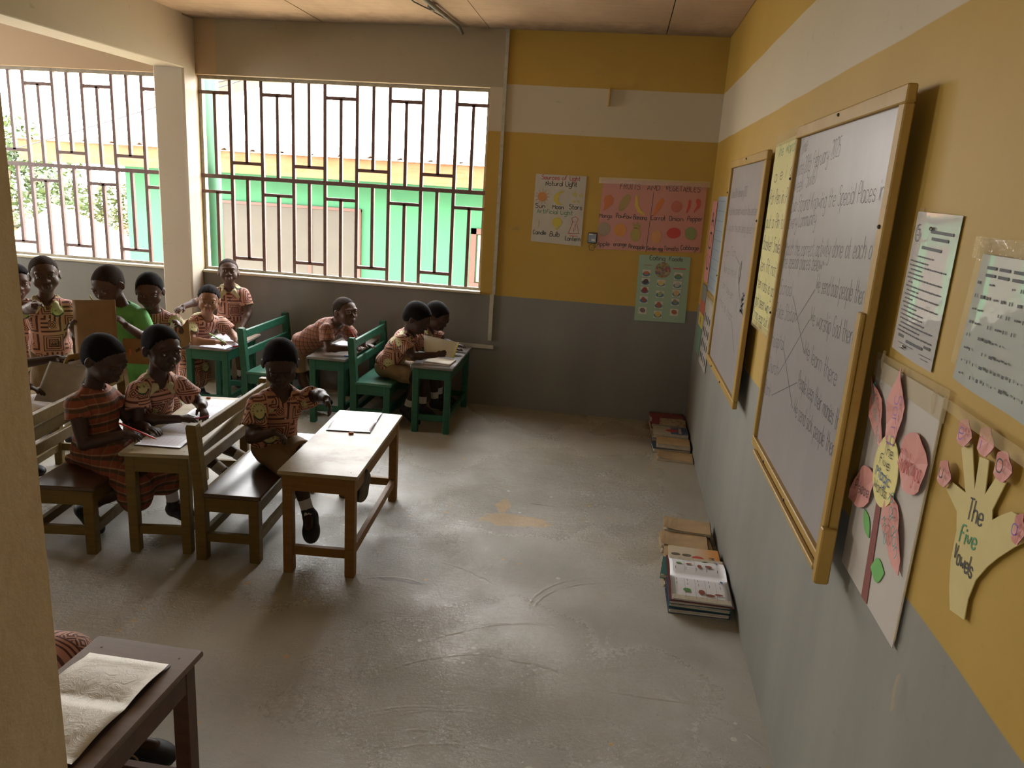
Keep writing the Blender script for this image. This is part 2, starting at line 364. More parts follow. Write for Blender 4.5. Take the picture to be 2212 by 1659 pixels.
# ------------------------------------------------------------------ window grilles
M['bar'] = simple('brown_painted_steel', (.15, .085, .078), .45, .25, 40)
M['grille_frame'] = simple('worn_frame_paint', (.30, .27, .21), .6, .3, 25)
def grille(name, x0, x1, label):
    root = empty(name, ((x0+x1)/2, D+.07, WIN_Z0), 0, label, 'window grille')
    cx0 = (x0+x1)/2; zb = WIN_Z0; t = .0245; n = 9; w = (x1-x0)/n
    def P(name, xa, za, xb, zb_, ww=t):
        b = MB(); b.beam((xa-cx0, 0, za-zb), (xb-cx0, 0, zb_-zb), ww, ww, up=(0, 1, 0)); return b.build(name, M['bar'], root)
    b = MB()
    for a in ((x0+.011, x0+.011), (x1-.011, x1-.011)): b.beam((a[0]-cx0, 0, 0), (a[1]-cx0, 0, WIN_Z1-zb), .03, .022, up=(0, 1, 0))
    b.beam((x0-cx0, 0, .012), (x1-cx0, 0, .012), .03, .024); b.beam((x0-cx0, 0, WIN_Z1-zb-.012), (x1-cx0, 0, WIN_Z1-zb-.012), .03, .024)
    b.build('grille_frame', M['grille_frame'] if name == 'window_grille' else M['bar'], root)
    P('rail', x0, WIN_ZM, x1, WIN_ZM, .03)
    for i in range(1, n): P('bar', x0+w*i, WIN_Z0, x0+w*i, WIN_Z1)
    for i in range(n):
        xa = x0+w*i; xb = xa+w; xm = (xa+xb)/2
        for lo, hi in ((WIN_ZM, WIN_Z1), (WIN_Z0, WIN_ZM)):
            if i % 2 == 0: P('crossbar', xa, hi-.118, xb, hi-.118, .024); P('short_bar', xm, lo, xm, hi-.118, .024)
            else: P('crossbar', xa, lo+.108, xb, lo+.108, .024); P('short_bar', xm, lo+.108, xm, hi, .024)
    return root
grille('window_grille', WR[0], WR[1], 'brown steel window grille of the wide window right of the pillar')
grille('window_grille', WL[0], WL[1], 'brown steel window grille left of the pillar, beside the near column')

# trunking, ceiling pipe, hook, switch
M['trunk'] = simple('white_plastic_trunking', (.40, .38, .31), .5, .2, 30)
b = MB(); b.box(-1.530, -1.506, D-.014, D, .875, ZC); b.box(-1.545, -1.515, D-.016, D, .52, .875)
base_thing('cable_trunking', M['trunk'], b, 'narrow vertical cable trunking from ceiling to dado right of the big window', 'trunking')
b = MB(); b.box(-1.86, -1.498, D-.018, D, .455, .483)
base_thing('cable_trunking', simple('chalky_trunking', (.42, .40, .34), .6), b, 'short pale horizontal cable trunking low on the grey wall behind the reading pupils', 'trunking')
M['pipe'] = simple('grey_conduit', (.17, .16, .14), .5, .2, 20)
b = MB(); b.tube([(-1.92, 3.2, ZC-.02), (-1.885, 4.85, ZC-.02), (-1.84, 5.50, ZC-.022), (-1.838, 5.64, ZC-.04)], .014, 10)
for yy in (4.3, 5.0): b.tube([(-1.90, yy-.03, ZC-.02), (-1.898, yy+.03, ZC-.02)], .019, 10)
base_thing('conduit_pipe', M['pipe'], b, 'grey conduit pipe along the ceiling boards above the window', 'pipe', smooth=True)
b = MB(); b.tube([(-2.0, 4.4, ZC-.006), (-1.985, 4.9, ZC-.012), (-1.94, 5.15, ZC-.004), (-1.86, 5.5, ZC-.01)], .004, 6)
base_thing('cable', simple('dark_cable', (.06, .05, .04), .6), b, 'thin dark cable beside the ceiling conduit', 'cable')
b = MB(); b.box(-.788, -.772, D-.03, D, 2.255, 2.375, bev=.003); b.box(-.784, -.776, D-.045, D-.03, 2.36, 2.372)
base_thing('wall_hook', simple('ochre_wood', (.45, .30, .10), .6), b, 'small wooden peg at the top of the cream stripe on the back wall', 'hook')
sw = empty('light_switch', (-.812, D, 1.305), 0, 'black square switch box between the two drawn posters', 'switch')
part('box', simple('black_plastic', (.012, .011, .010), .25), sw, lambda b: b.box(-.034, .034, -.022, 0, .002, .078, bev=.006))
part('wires', simple('hanging_wire', (.10, .07, .03), .5), sw, lambda b: (b.tube([(.0, -.012, .0), (-.022, -.018, -.018), (-.012, -.02, -.045), (.014, -.018, -.048), (.026, -.015, -.02), (.008, -.015, -.012)], .0022, 6), b.tube([(.012, -.012, .0), (.03, -.02, -.02), (.0, -.02, -.032)], .0018, 6)))
part('label_sticker', simple('pale_sticker', (.55, .52, .45), .4), sw, lambda b: (b.box(-.026, .004, -.0235, -.021, .062, .072), b.box(-.006, .02, -.0235, -.021, .02, .034)))
# ------------------------------------------------------------------ exterior: neighbouring building, yard, trees
M['green_wall'] = simple('green_render', (.018, .100, .042), .8, .10, 3, .1)
M['shutter'] = simple('grey_shutter_board', (.034, .028, .019), .7, .12, 5)
M['shutter_frame'] = simple('red_brown_frame', (.055, .018, .010), .6, .2, 15)
M['fascia'] = wood('weathered_fascia', (.105, .042, .014), (.14, .068, .028), .8, grain=(2, 30, 30))
M['zinc'] = simple('rusty_roof_sheet', (.10, .055, .03), .7, .3, 3)
GZ = -1.15
M['yard'] = NT('sandy_yard'); _p = M['yard'].pos(); _nn = M['yard'].noise(.8, 6, .6, _p)
M['yard'].color(M['yard'].mix(M['yard'].ramp(_nn, (.4, 0.0), (.65, 1.0)), (.50, .40, .27), (.40, .30, .18))); M['yard'].rough(.95); M['yard'] = M['yard'].mat
def yard(b):
    N = 36; rr = random.Random(2); vs = []; fs = []
    for j in range(N+1):
        for i in range(N+1):
            x = -34+46*i/N; y = 5.9+34*j/N
            h = 1.75*math.exp(-((x+12.9)/1.15)**2-((y-16.2)/1.7)**2)+.9*math.exp(-((x+14.6)/1.8)**2-((y-17)/2.0)**2)+.5*math.exp(-((x+17)/3)**2-((y-13)/2)**2)
            vs.append((x, y, GZ+h+rr.uniform(-.03, .03)))
    for j in range(N):
        for i in range(N): a = j*(N+1)+i; fs.append((a, a+1, a+N+2, a+N+1))
    b.add(vs, fs)
structure('ground', M['yard'], yard)['label'] = 'bright sandy yard outside the windows'
bl = empty('building', (-3.0, 11.0, GZ), 0, 'green single-storey building with a shuttered doorway seen through the window bars', 'building')
def L(x, y, z): return (x+3.0, y-11.0, z-GZ)
part('wall', M['green_wall'], bl, lambda b: (b.box(*[c for p in zip(L(-8.12, 11, GZ), L(2.5, 15, 1.75)) for c in p])))
part('shutter_panel', M['shutter'], bl, lambda b: [b.box(-6.56+3+k*.70+.006, -6.56+3+(k+1)*.70-.006, -.035, 0, .75-.2, 1.235-GZ-.03) for k in range(3)])
part('shutter_frame', M['shutter_frame'], bl, lambda b: (b.box(-3.64, -3.56, -.05, .0, .55, 1.235-GZ), b.box(-1.47, -1.39, -.05, .0, .55, 1.235-GZ), b.box(-3.64, -1.39, -.052, .0, 1.20-GZ, 1.24-GZ), b.box(-2.205, -2.145, -.048, 0, .55, 1.205-GZ)))
w_ = part('window_frame', M['shutter_frame'], bl, lambda b: (b.box(.26, .34, -.05, 0, .25-GZ, 1.08-GZ), b.box(.26, 1.3, -.05, 0, 1.0-GZ, 1.08-GZ), b.box(.26, 1.3, -.06, 0, .22-GZ, .30-GZ), b.box(1.22, 1.3, -.05, 0, .25-GZ, 1.08-GZ)))
part('window_screen', simple('dark_screen', (.16, .12, .085), .6), w_, lambda b: [b.box(.36+.058*k, .365+.058*k+.04, -.02, 0, .31-GZ, .99-GZ) for k in range(15)])
part('fascia_board', M['fascia'], bl, lambda b: (b.box(-6.35, 5.2, -.62, -.585, 1.64-GZ, 1.93-GZ), b.box(-6.35, -6.31, -.60, 4.2, 1.64-GZ, 1.93-GZ)))
part('soffit', M['green_wall'], bl, lambda b: b.box(-6.3, 5.2, -.585, .0, 1.70-GZ, 1.73-GZ))
def roof_sheet(b):
    vs = []; fs = []; n = 330
    for i in range(n+1):
        x = -6.40+11.7*i/n; ph = (x % .42)/.42; h = .045*max(0, 1-abs(ph-.5)/.13)
        vs += [(x, -.68, 1.935-GZ+h), (x, 4.3, 2.25-GZ+h)]
    for i in range(n): fs.append((2*i, 2*i+2, 2*i+3, 2*i+1))
    b.add(vs, fs)
part('roof_sheet', M['zinc'], bl, roof_sheet)
# green painted post just outside
b = MB(); b.tube([(-4.19, 6.45, GZ), (-4.19, 6.45, 3.1)], .075, 20)
base_thing('post', simple('mint_green_paint', (.009, .068, .026), .6, .1, 8), b, 'round green post standing outside the left end of the wide window', 'post', smooth=True)
# high white roof edge with purlin seen at the top left of the wide window
rf = empty('roof_overhang', (-6.9, 12.0, GZ), 0, 'pale sheet roof edge on a post behind the green post', 'roof')
part('roof_sheet', simple('white_sheet', (.30, .30, .29), .5), rf, lambda b: b.beam((-1.3, .6, 3.98), (.62, .6, 4.42), 1.2, .03))
part('purlin', simple('dark_purlin', (.015, .015, .015)), rf, lambda b: b.beam((-1.3, -.02, 3.93), (.62, -.02, 4.37), .05, .05))
part('post', M['pipe'], rf, lambda b: b.tube([(-1.1, .9, 0), (-1.1, .9, 4.0)], .05, 8))
b = MB(); b.tube([(-9.6+.5*i, 9.5, 1.46+.156*i+.004*(i-6)**2*.3) for i in range(16)], .008, 5)
base_thing('power_cable', simple('sky_cable', (.012, .012, .014), .6), b, 'thin overhead cable rising across the sky outside the windows', 'cable')

def leaf_mat(name, a, c):
    m = NT(name); n = m.noise(3.0, 3, .6, m.obj()); m.color(m.mix(m.ramp(n, (.35, 0.0), (.65, 1.0)), a, c)); m.rough(.6)
    m.b.inputs['Subsurface Weight'].default_value = 0; return m.mat
M['leaf1'] = leaf_mat('sunlit_leaves', (.016, .036, .004), (.042, .066, .009)); M['leaf2'] = leaf_mat('yellow_green_leaves', (.022, .040, .005), (.055, .072, .010))
M['leaf3'] = leaf_mat('rusty_leaves', (.08, .035, .012), (.05, .055, .014)); M['bark'] = simple('bark', (.20, .14, .09), .9, .3, 12, .3)
def crown(b, blobs, n, size, rr):
    vs = []; fs = []
    for (c, r) in blobs:
        for _ in range(int(n*r[0]*r[2])):
            u = Vector((rr.gauss(0, 1), rr.gauss(0, 1), rr.gauss(0, 1))).normalized()*(rr.random()**.35)
            p = Vector((c[0]+u.x*r[0], c[1]+u.y*r[1], c[2]+u.z*r[2])); a = Vector((rr.uniform(-1, 1), rr.uniform(-1, 1), rr.uniform(-.6, .6))).normalized()
            t = a.cross(Vector((rr.uniform(-1, 1), rr.uniform(-1, 1), rr.uniform(-1, 1)))).normalized(); s = size*rr.uniform(.6, 1.3)
            k = len(vs); vs += [p-a*s, p+t*s*.42, p+a*s, p-t*s*.42]; fs.append((k, k+1, k+2, k+3))
    b.add(vs, fs)
def tree(loc, blobs, n, size, mat, label, seed, trunk_h, tr=.12):
    rr = random.Random(seed); t = empty('tree', loc, 0, label, 'tree', 'trees beyond the yard')
    part('crown', mat, t, lambda b: crown(b, blobs, n, size, rr))
    part('trunk', M['bark'], t, lambda b: (b.tube([(0, 0, 0), (.1, 0, trunk_h*.5), (-.05, .05, trunk_h)], [tr, tr*.8, tr*.5], 8), [b.tube([(0, 0, trunk_h*.55), (c[0]*.7, c[1]*.7, c[2]*.85)], [tr*.45, tr*.15], 6) for c, r in blobs[:4]]))
tree((-17.6, 19.6, GZ), [((.3, 0, 3.2), (.9, .9, .75)), ((-.6, 0, 3.0), (1.2, 1, 1.0)), ((1.1, .4, 2.5), (.8, .8, .8)), ((-.2, 0, 2.2), (1.2, 1, .8)), ((1.6, 0, 1.7), (.9, .8, .7)), ((-1.8, 0, 2.6), (1.2, 1, 1.2)), ((.4, -.3, 1.2), (1.5, 1, .8))], 700, .10, M['leaf1'], 'tall bushy tree at the far left beyond the yard', 1, 2.6)
tree((-16.4, 23.2, GZ), [((0, 0, 1.6), (1.4, 1.0, .65)), ((1.3, 0, 1.45), (1.2, 1, .6)), ((-1.5, 0, 1.6), (1.2, 1, .7)), ((2.4, 0, 1.45), (1.0, .9, .6)), ((3.6, 0, 1.5), (1.0, .9, .6)), ((.5, -.4, .9), (1.8, .9, .6))], 700, .10, M['leaf2'], 'low spreading tree behind the sand heap under the roof edge', 2, 1.5)
tree((-12.55, 18.4, GZ), [((0, 0, 1.9), (.55, .6, .55)), ((.3, .3, 1.4), (.5, .5, .6)), ((-.3, 0, 1.2), (.5, .5, .5))], 900, .085, M['leaf3'], 'rusty leaved bush beside the corner of the green building', 3, 1.3, .06)
tree((-11.9, 21.0, GZ), [((0, 0, 5.75), (1.0, 1.0, .55)), ((.7, 0, 6.2), (.9, .8, .6)), ((-.9, 0, 5.9), (.9, .8, .6))], 900, .10, M['leaf2'], 'leafy tree top showing above the pale roof edge', 4, 5.4)
pm = empty('palm_tree', (-15.2, 17.0, GZ), 0, 'young palm with feathery fronds among the bushes', 'palm')
def fronds(b):
    rr = random.Random(9); vs = []; fs = []
    for k in range(13):
        a = 2*math.pi*k/13+rr.uniform(-.2, .2); L_ = rr.uniform(1.2, 1.8); el = rr.uniform(.5, 1.1)
        for i in range(22):
            t = (i+1)/22; p = Vector((math.cos(a)*L_*t*math.cos(el*.6), math.sin(a)*L_*t*math.cos(el*.6), 1.2+L_*t*math.sin(el)-1.1*t*t*L_*.55))
            for sgn in (-1, 1):
                q = p+Vector((-math.sin(a)*sgn*.30*(1-.6*t), math.cos(a)*sgn*.30*(1-.6*t), -.12)); w = Vector((math.cos(a), math.sin(a), 0))*.022
                n = len(vs); vs += [p-w, p+w, q]; fs.append((n, n+1, n+2))
    b.add(vs, fs)
part('frond_crown', M['leaf2'], pm, fronds); part('trunk', M['bark'], pm, lambda b: b.tube([(0, 0, 0), (0, 0, 1.25)], [.12, .09], 10))

# ------------------------------------------------------------------ desks and benches
M['olive'] = wood('olive_varnished_wood', (.125, .080, .020), (.175, .118, .034), .5, spec=.22)
M['oak'] = wood('orange_brown_wood', (.19, .092, .024), (.25, .13, .040), .55, spec=.22)
M['desk_top'] = wood('worn_pale_desktop', (.27, .215, .12), (.34, .28, .165), .46, wear=(.20, .13, .07), wear_amt=.45, grain=(2, 10, 25), coat=0, wear_pos=.52, spec=.40)
M['seat_dark'] = wood('dark_polished_seat', (.062, .034, .018), (.095, .055, .028), .30, coat=.6)
M['green'] = wood('green_painted_wood', (.012, .072, .040), (.018, .098, .055), .40, wear=(.10, .115, .075), wear_amt=.25, wear_pos=.6)
M['green_top'] = wood('worn_green_top', (.16, .165, .150), (.20, .19, .18), .33, wear=(.27, .20, .155), wear_amt=.7, grain=(3, 6, 12), coat=.3, wear_pos=.46)
M['green_seat'] = wood('worn_green_seat', (.025, .11, .07), (.036, .14, .088), .36, wear=(.24, .155, .085), wear_amt=.8, grain=(3, 8, 14), coat=.2, wear_pos=.56)
M['mahog'] = wood('red_brown_desk_wood', (.058, .020, .012), (.095, .034, .018), .4, coat=.35)
M['mahog_top'] = wood('dark_brown_desktop', (.105, .062, .045), (.15, .092, .068), .33, coat=.45)
def desk(x0, x1, y0, y1, shear, mats, label, h=.47, both=False):
    """long side along y; x0..x1 width at the near end; shear = x shift of the far end"""
    rz = math.atan2(-shear, y1-y0); cx, cy = (x0+x1)/2+shear/2, (y0+y1)/2; w = (x1-x0); l = y1-y0; tm, fm = mats
    t = empty('school_desk', (cx, cy, 0), rz, label, 'desk', 'school desks'); hw = w/2; hl = l/2; lg = .042; o = .016
    part('desktop', tm, t, lambda b: b.box(-hw, hw, -hl, hl, h-.017, h, bev=.004))
    for sx in (-1, 1):
        for sy in (-1, 1):
            xa, ya = sx*(hw-o-lg/2), sy*(hl-o-lg/2)
            part('leg', fm, t, lambda b: b.box(xa-lg/2, xa+lg/2, ya-lg/2, ya+lg/2, 0, h-.017, bev=.003))
    part('apron', fm, t, lambda b: [b.box(-hw+o+lg, hw-o-lg, s*(hl-o-.012)-.010, s*(hl-o-.012)+.010, h-.090, h-.017) for s in (-1, 1)]+[b.box(s*(hw-o-.012)-.010, s*(hw-o-.012)+.010, -hl+o+lg, hl-o-lg, h-.090, h-.017) for s in (-1, 1)])
    for s in (-1, 1): part('stretcher', fm, t, lambda b: b.box(-hw+o+lg, hw-o-lg, s*(hl-o-lg/2)-.012, s*(hl-o-lg/2)+.012, .085, .125, bev=.002))
    for s in ((-1, 1) if both else (1,)): part('stretcher', fm, t, lambda b: b.box(s*(hw-o-lg/2)-.012, s*(hw-o-lg/2)+.012, -hl+o+lg, hl-o-lg, .085, .125, bev=.002))
    part('nail', M['black_nail'], t, lambda b: [b.tube([(sx*(hw-.04), sy*(hl-.045), h-.001), (sx*(hw-.04), sy*(hl-.045), h+.0006)], .0028, 8) for sx in (-1, 1) for sy in (-1, 1)])
    return t
M['black_nail'] = simple('nail_head', (.03, .025, .02), .5)
def bench(x0, x1, y0, y1, shear, mats, label, h=.315, top=.615):
    rz = math.atan2(-shear, y1-y0); cx, cy = (x0+x1)/2+shear/2, (y0+y1)/2; w = (x1-x0); l = y1-y0; sm, fm = mats
    t = empty('school_bench', (cx, cy, 0), rz, label, 'bench', 'benches with slatted backs'); hw = w/2; hl = l/2; lg = .045
    part('seat', sm, t, lambda b: b.box(-hw+.035, hw+.012, -hl-.004, hl+.004, h-.020, h, bev=.005))
    for sy in (-1, 1):
        ya = sy*(hl-lg/2)
        def post(b):
            vs = []; 
            for z, dx in ((0, 0), (h, 0), (top-.012, -.022), (top, -.022)):
                k = .004 if z == top else 0
                vs += [(-hw+dx+k, ya-lg/2+k, z), (-hw+lg+dx-k, ya-lg/2+k, z), (-hw+lg+dx-k, ya+lg/2-k, z), (-hw+dx+k, ya+lg/2-k, z)]
            fs = [(3, 2, 1, 0), (12, 13, 14, 15)]+[(r*4+i, r*4+(i+1) % 4, r*4+4+(i+1) % 4, r*4+4+i) for r in range(3) for i in range(4)]
            b.add(vs, fs)
        part('back_post', fm, t, post)
        part('leg', fm, t, lambda b: b.box(hw-lg, hw, ya-lg/2, ya+lg/2, 0, h-.02, bev=.003))
        part('stretcher', fm, t, lambda b: b.box(-hw+lg, hw-lg, ya-.012, ya+.012, .085, .125, bev=.002))
    for z0, z1, dx in ((.545, .598, -.019), (.415, .468, -.010)):
        part('backrest_rail', fm, t, lambda b: b.box(-hw+lg+dx-.022, -hw+lg+dx-.001, -hl+lg, hl-lg, z0, z1, bev=.003))
    part('apron', fm, t, lambda b: [b.box(-hw+lg, hw-lg, s*(hl-.014)-.010, s*(hl-.014)+.010, h-.085, h-.02) for s in (-1, 1)]+[b.box(s*(hw-.014)-.010, s*(hw-.014)+.010, -hl+lg, hl-lg, h-.085, h-.02) for s in (-1, 1)])
    for s in (-1, 1): part('stretcher', fm, t, lambda b: b.box(s*(hw-lg/2)-.012, s*(hw-lg/2)+.012, -hl+lg, hl-lg, .085, .125, bev=.002))
    return t
desk(-1.925, -1.585, 2.80, 3.71, -.07, (M['desk_top'], M['oak']), 'front wooden desk with an open exercise book and clear legs, nearest the whiteboards')
bench(-2.315, -2.035, 2.83, 3.70, -.085, (M['seat_dark'], M['olive']), 'olive varnished bench with dark polished seat behind the front desk')
desk(-2.635, -2.335, 2.81, 3.72, -.165, (M['desk_top'], M['olive']), 'olive wooden desk shared by the plaid-dress girl and the boy writing beside her')
bench(-3.03, -2.735, 2.72, 3.66, -.15, (M['seat_dark'], M['olive']), 'olive wooden bench under the girl in the plaid dress')
desk(-3.49, -3.17, 2.84, 3.72, -.17, (M['desk_top'], M['olive']), 'olive wooden desk beside the near column under the raised grey book cover', both=True)
desk(-1.925, -1.632, 4.83, 5.60, -.02, (M['green_top'], M['green']), 'green desk under the two pupils reading, nearest the corner')
bench(-2.345, -2.065, 4.84, 5.61, -.01, (M['green_seat'], M['green']), 'green bench on which the boy reading a raised sheet sits')
desk(-2.645, -2.37, 4.81, 5.60, -.02, (M['green_top'], M['green']), 'green desk under the boy leaning with a red pencil')
bench(-3.135, -2.86, 4.84, 5.61, -.01, (M['green_seat'], M['green']), 'green bench behind the boy leaning with a red pencil, its back towards the braided girl')
desk(-3.535, -3.20, 4.79, 5.28, -.02, (M['green_top'], M['green']), 'green desk in front of the braided girl with the green pencil')
desk(-1.852, -1.562, .72, 1.585, .0, (M['mahog_top'], M['mahog']), 'dark red-brown desk in the near left corner under a crumpled open book')

# ------------------------------------------------------------------ paper, exercise books, pencils
def paper_mat(name, col, lines=True, ang=0.0):
    m = NT(name); p = m.obj(); x, y, z = m.xyz(p); n = m.noise(14, 4, .6, p); c = m.mix(m.ramp(n, (.35, 0.0), (.7, .5)), col, tuple(k*.88 for k in col))
    if lines:
        fr = m.math('FRACT', m.math('MULTIPLY', x, 110.0)); ln = m.math('GREATER_THAN', fr, .90); c = m.mix(m.math('MULTIPLY', ln, .15), c, (.28, .34, .55))
    m.color(c); m.rough(.5); m.b.inputs['Specular IOR Level'].default_value = .7; m.bump(m.math('ADD', n, m.noise(26, 5, .75, p, 1.5)) if 'creased' in name else n, .7 if 'creased' in name else .12, .006 if 'creased' in name else .003); return m.mat
M['paper'] = paper_mat('ruled_white_paper', (.80, .80, .87)); M['paper_plain'] = paper_mat('plain_white_paper', (.74, .73, .74), False)
M['paper_cream'] = paper_mat('creased_cream_paper', (.66, .61, .50), False)
M['pencil_ink'] = simple('graphite', (.16, .16, .20), .6); M['ink_black'] = simple('black_marker', (.018, .018, .02), .5)
def page(b, x0, x1, y0, y1, z0, curl=.006, n=8, ms=0, lift=0.0, seed=0, crease=0.0):
    """curved sheet with thickness, spine at y0 side"""
    rr = random.Random(seed); vs = []; fs = []; W = n+1
    cr = [[rr.uniform(-1, 1)*crease for _ in range(W)] for _ in range(W)]
    for s in (0, 1):
        for j in range(W):
            for i in range(W):
                u = i/n; t = j/n; z = z0+curl*math.sin(math.pi*min(1, t*1.15))*(1-.25*u)+lift*t*t+cr[j][i]*(0 < j < n)*(0 < i < n)
                vs.append((x0+(x1-x0)*u, y0+(y1-y0)*t, z-(.0015 if s else 0)))
    for j in range(n):
        for i in range(n):
            a = j*W+i; q = (a, a+1, a+W+1, a+W); fs.append(q if (y1 > y0) == (x1 > x0) else q[::-1]); o = W*W; fs.append(tuple(k+o for k in (q[::-1] if (y1 > y0) == (x1 > x0) else q)))
    o = W*W
    for i in range(n):
        for a, c in ((i, i+1), (n*W+i, n*W+i+1), (i*W, (i+1)*W), (i*W+n, (i+1)*W+n)): fs.append((a, c, c+o, a+o))
    b.add(vs, fs, ms)
def scribble(b, x0, x1, y0, y1, z, rows, rr, w=.0009, fill=.8):
    """handwriting rows along y, stacked in x (page seen from the bench)"""
    for r in range(rows):
        xx = x1-(x1-x0)*(r+.5)/rows; y = y0; end = y0+(y1-y0)*rr.uniform(fill*.6, fill); pts = []
        s = 1 if y1 > y0 else -1
        while (end-y)*s > 0:
            wl = rr.uniform(.008, .02); pts = []
            k = int(wl/.0016)
            for q in range(k): pts.append((xx+(.0016 if q % 2 else -.0012)+rr.uniform(-.0006, .0006), y+s*q*.0016, z))
            if len(pts) > 1: b.ribbon(pts, w, (0, 0, 1))
            y += s*(wl+.006)
def open_book(loc, rz, w, l, label, mat='paper', cover=(.30, .16, .10), rows=0, group='open exercise books', curl=.006, lift=0.0, seed=0, crease=0.0, thick=.004):
    """open book; local x = reading height of the page, spine along x, pages to -y and +y"""
    t = empty('exercise_book', loc, rz, label, 'book', group)
    part('cover', simple('book_cover', cover, .5), t, lambda b: b.box(-w/2-.003, w/2+.003, -l-.003, l+.003, 0, .0015))
    for s in (-1, 1):
        pg = part('page_block', M[mat], t, lambda b: page(b, -w/2, w/2, 0, s*l, .003+thick*.5, curl, 8, 0, lift, seed+s, crease), True)
    if rows:
        rr = random.Random(seed); part('handwriting', M['pencil_ink'], t, lambda b: (scribble(b, -w/2+.01, w/2-.01, .012, l*.9, .0035+thick*.5+curl, rows, rr), scribble(b, -w/2+.01, w/2-.01, -l*.9, -.012, .0035+thick*.5+curl, rows, rr)))
    return t
def rod(a, b_, r, name, mats, label, cat, group=None, tip=True):
    """pencil: hex shaft, cone, lead and end cap, as one thing with parts"""
    a = Vector(a); b_ = Vector(b_); c = (a+b_)/2; t = empty(name, c, 0, label, cat, group); d = (b_-a).normalized()
    pa, pb = a-c, b_-c
    part('shaft', mats, t, lambda b: b.tube([pa+d*.010, pb], r, 6)); part('tip', simple('pencil_wood', (.45, .28, .14), .6), t, lambda b: b.tube([pa, pa+d*.010], [r*.15, r*.95], 6))
    return t
M['red'] = simple('red_gloss', (.55, .035, .03), .3, .05); M['lime'] = simple('lime_gloss', (.16, .50, .10), .35, .05); M['yelp'] = simple('yellow_gloss', (.55, .50, .08), .35, .05); M['orange'] = simple('orange_rubber', (.60, .17, .06), .6, .1)
DZ = .4705
open_book((-1.845, 3.525, DZ), .13, .21, .165, 'open exercise book with blank ruled pages lying on the front desk', rows=0, cover=(.10, .07, .09), seed=1)
open_book((-2.535, 3.06, DZ), .08, .20, .160, 'open exercise book under the hands of the girl in the plaid dress', rows=8, seed=2, cover=(.12, .08, .08))
open_book((-2.580, 3.49, DZ), .10, .175, .160, 'open exercise book before the boy with the dark red pencil', rows=7, seed=3, cover=(.14, .10, .08))
open_book((-3.30, 4.93, DZ), -.1, .20, .145, 'open book with white pages before the braided girl', rows=0, seed=4, cover=(.30, .30, .5), curl=.004)
open_book((-3.41, 5.17, DZ), .1, .17, .085, 'open book under the hand of the boy standing at the window', rows=0, seed=5, cover=(.14, .10, .08), curl=.004)
open_book((-2.52, 5.25, DZ), -.05, .19, .13, 'open book under the arms of the boy leaning with a red pencil', rows=0, seed=6, cover=(.12, .09, .10), curl=.004)
open_book((-1.712, 1.333, DZ), .0, .21, .17, 'large crumpled cream open book on the dark near desk', mat='paper_cream', cover=(.06, .04, .04), curl=.009, seed=7, crease=.0007, thick=.008)
# closed stack of books peeping out from under the reading boy's hands, flat on the corner desk
cb = empty('exercise_book', (-1.765, 4.99, DZ), -.05, 'closed beige exercise book lying on the green corner desk', 'book', 'closed exercise books')
part('cover', simple('beige_cover', (.36, .28, .18), .6), cb, lambda b: (b.box(-.085, .10, -.09, .09, 0, .002), b.box(-.085, .10, -.09, .09, .010, .012)))
part('page_block', M['paper_plain'], cb, lambda b: b.box(-.083, .098, -.087, .087, .002, .010))
cb = empty('exercise_book', (-3.09, 5.22, .4705), .12, 'stack-thick closed book on the green desk behind the bench rail', 'book', 'closed exercise books'); cb.location = (-3.235, 5.19, DZ)
part('cover', simple('brown_cover', (.20, .13, .08), .6), cb, lambda b: (b.box(-.03, .03, -.14, .14, 0, .002), b.box(-.03, .03, -.14, .14, .010, .0115)))
part('page_block', M['paper_plain'], cb, lambda b: b.box(-.028, .028, -.137, .137, .002, .010))
rod((-3.17, 4.90, DZ+.006), (-3.215, 4.87, DZ+.006), .0045, 'pencil', M['red'], 'short red pencil stub lying behind the green bench rail', 'pencil')
rod((-3.215, 5.255, DZ+.006), (-3.31, 5.262, DZ+.006), .0042, 'pencil', M['red'], 'red pencil lying at the far end of the braided girl\'s desk', 'pencil')
rod((-2.365, 4.905, DZ+.005), (-2.41, 4.90, DZ+.005), .0042, 'pencil', simple('blue_gloss', (.03, .12, .45), .3), 'blue pencil stub beside the leaning boy\'s elbow', 'pencil')
def sharpener(loc, rz, mat, label, s=1.0):
    t = empty('eraser', loc, rz, label, 'eraser', None); part('body', mat, t, lambda b: b.box(-.012*s, .012*s, -.007*s, .007*s, 0, .009*s, bev=.002)); part('groove', M['ink_black'], t, lambda b: b.box(-.010*s, .010*s, -.002*s, .002*s, .009*s, .0096*s)); return t
sharpener((-1.800, 3.335, DZ), .3, M['orange'], 'orange eraser on the front desk beside the open book')
sharpener((-2.47, 3.285, DZ), .6, M['yelp'], 'yellow-green sharpener between the two open books')
sharpener((-2.60, 3.275, DZ), .2, M['yelp'], 'small yellow sharpener beside the writing boy\'s wrist', .9)
sharpener((-2.71, 3.66, DZ), .2, M['orange'], 'orange sharpener at the far corner of the olive desk', .9)
sharpener((-2.52, 3.70, DZ), 1.5, simple('brick_eraser', (.40, .14, .07), .6), 'flat reddish eraser at the far edge of the olive desk', .8)
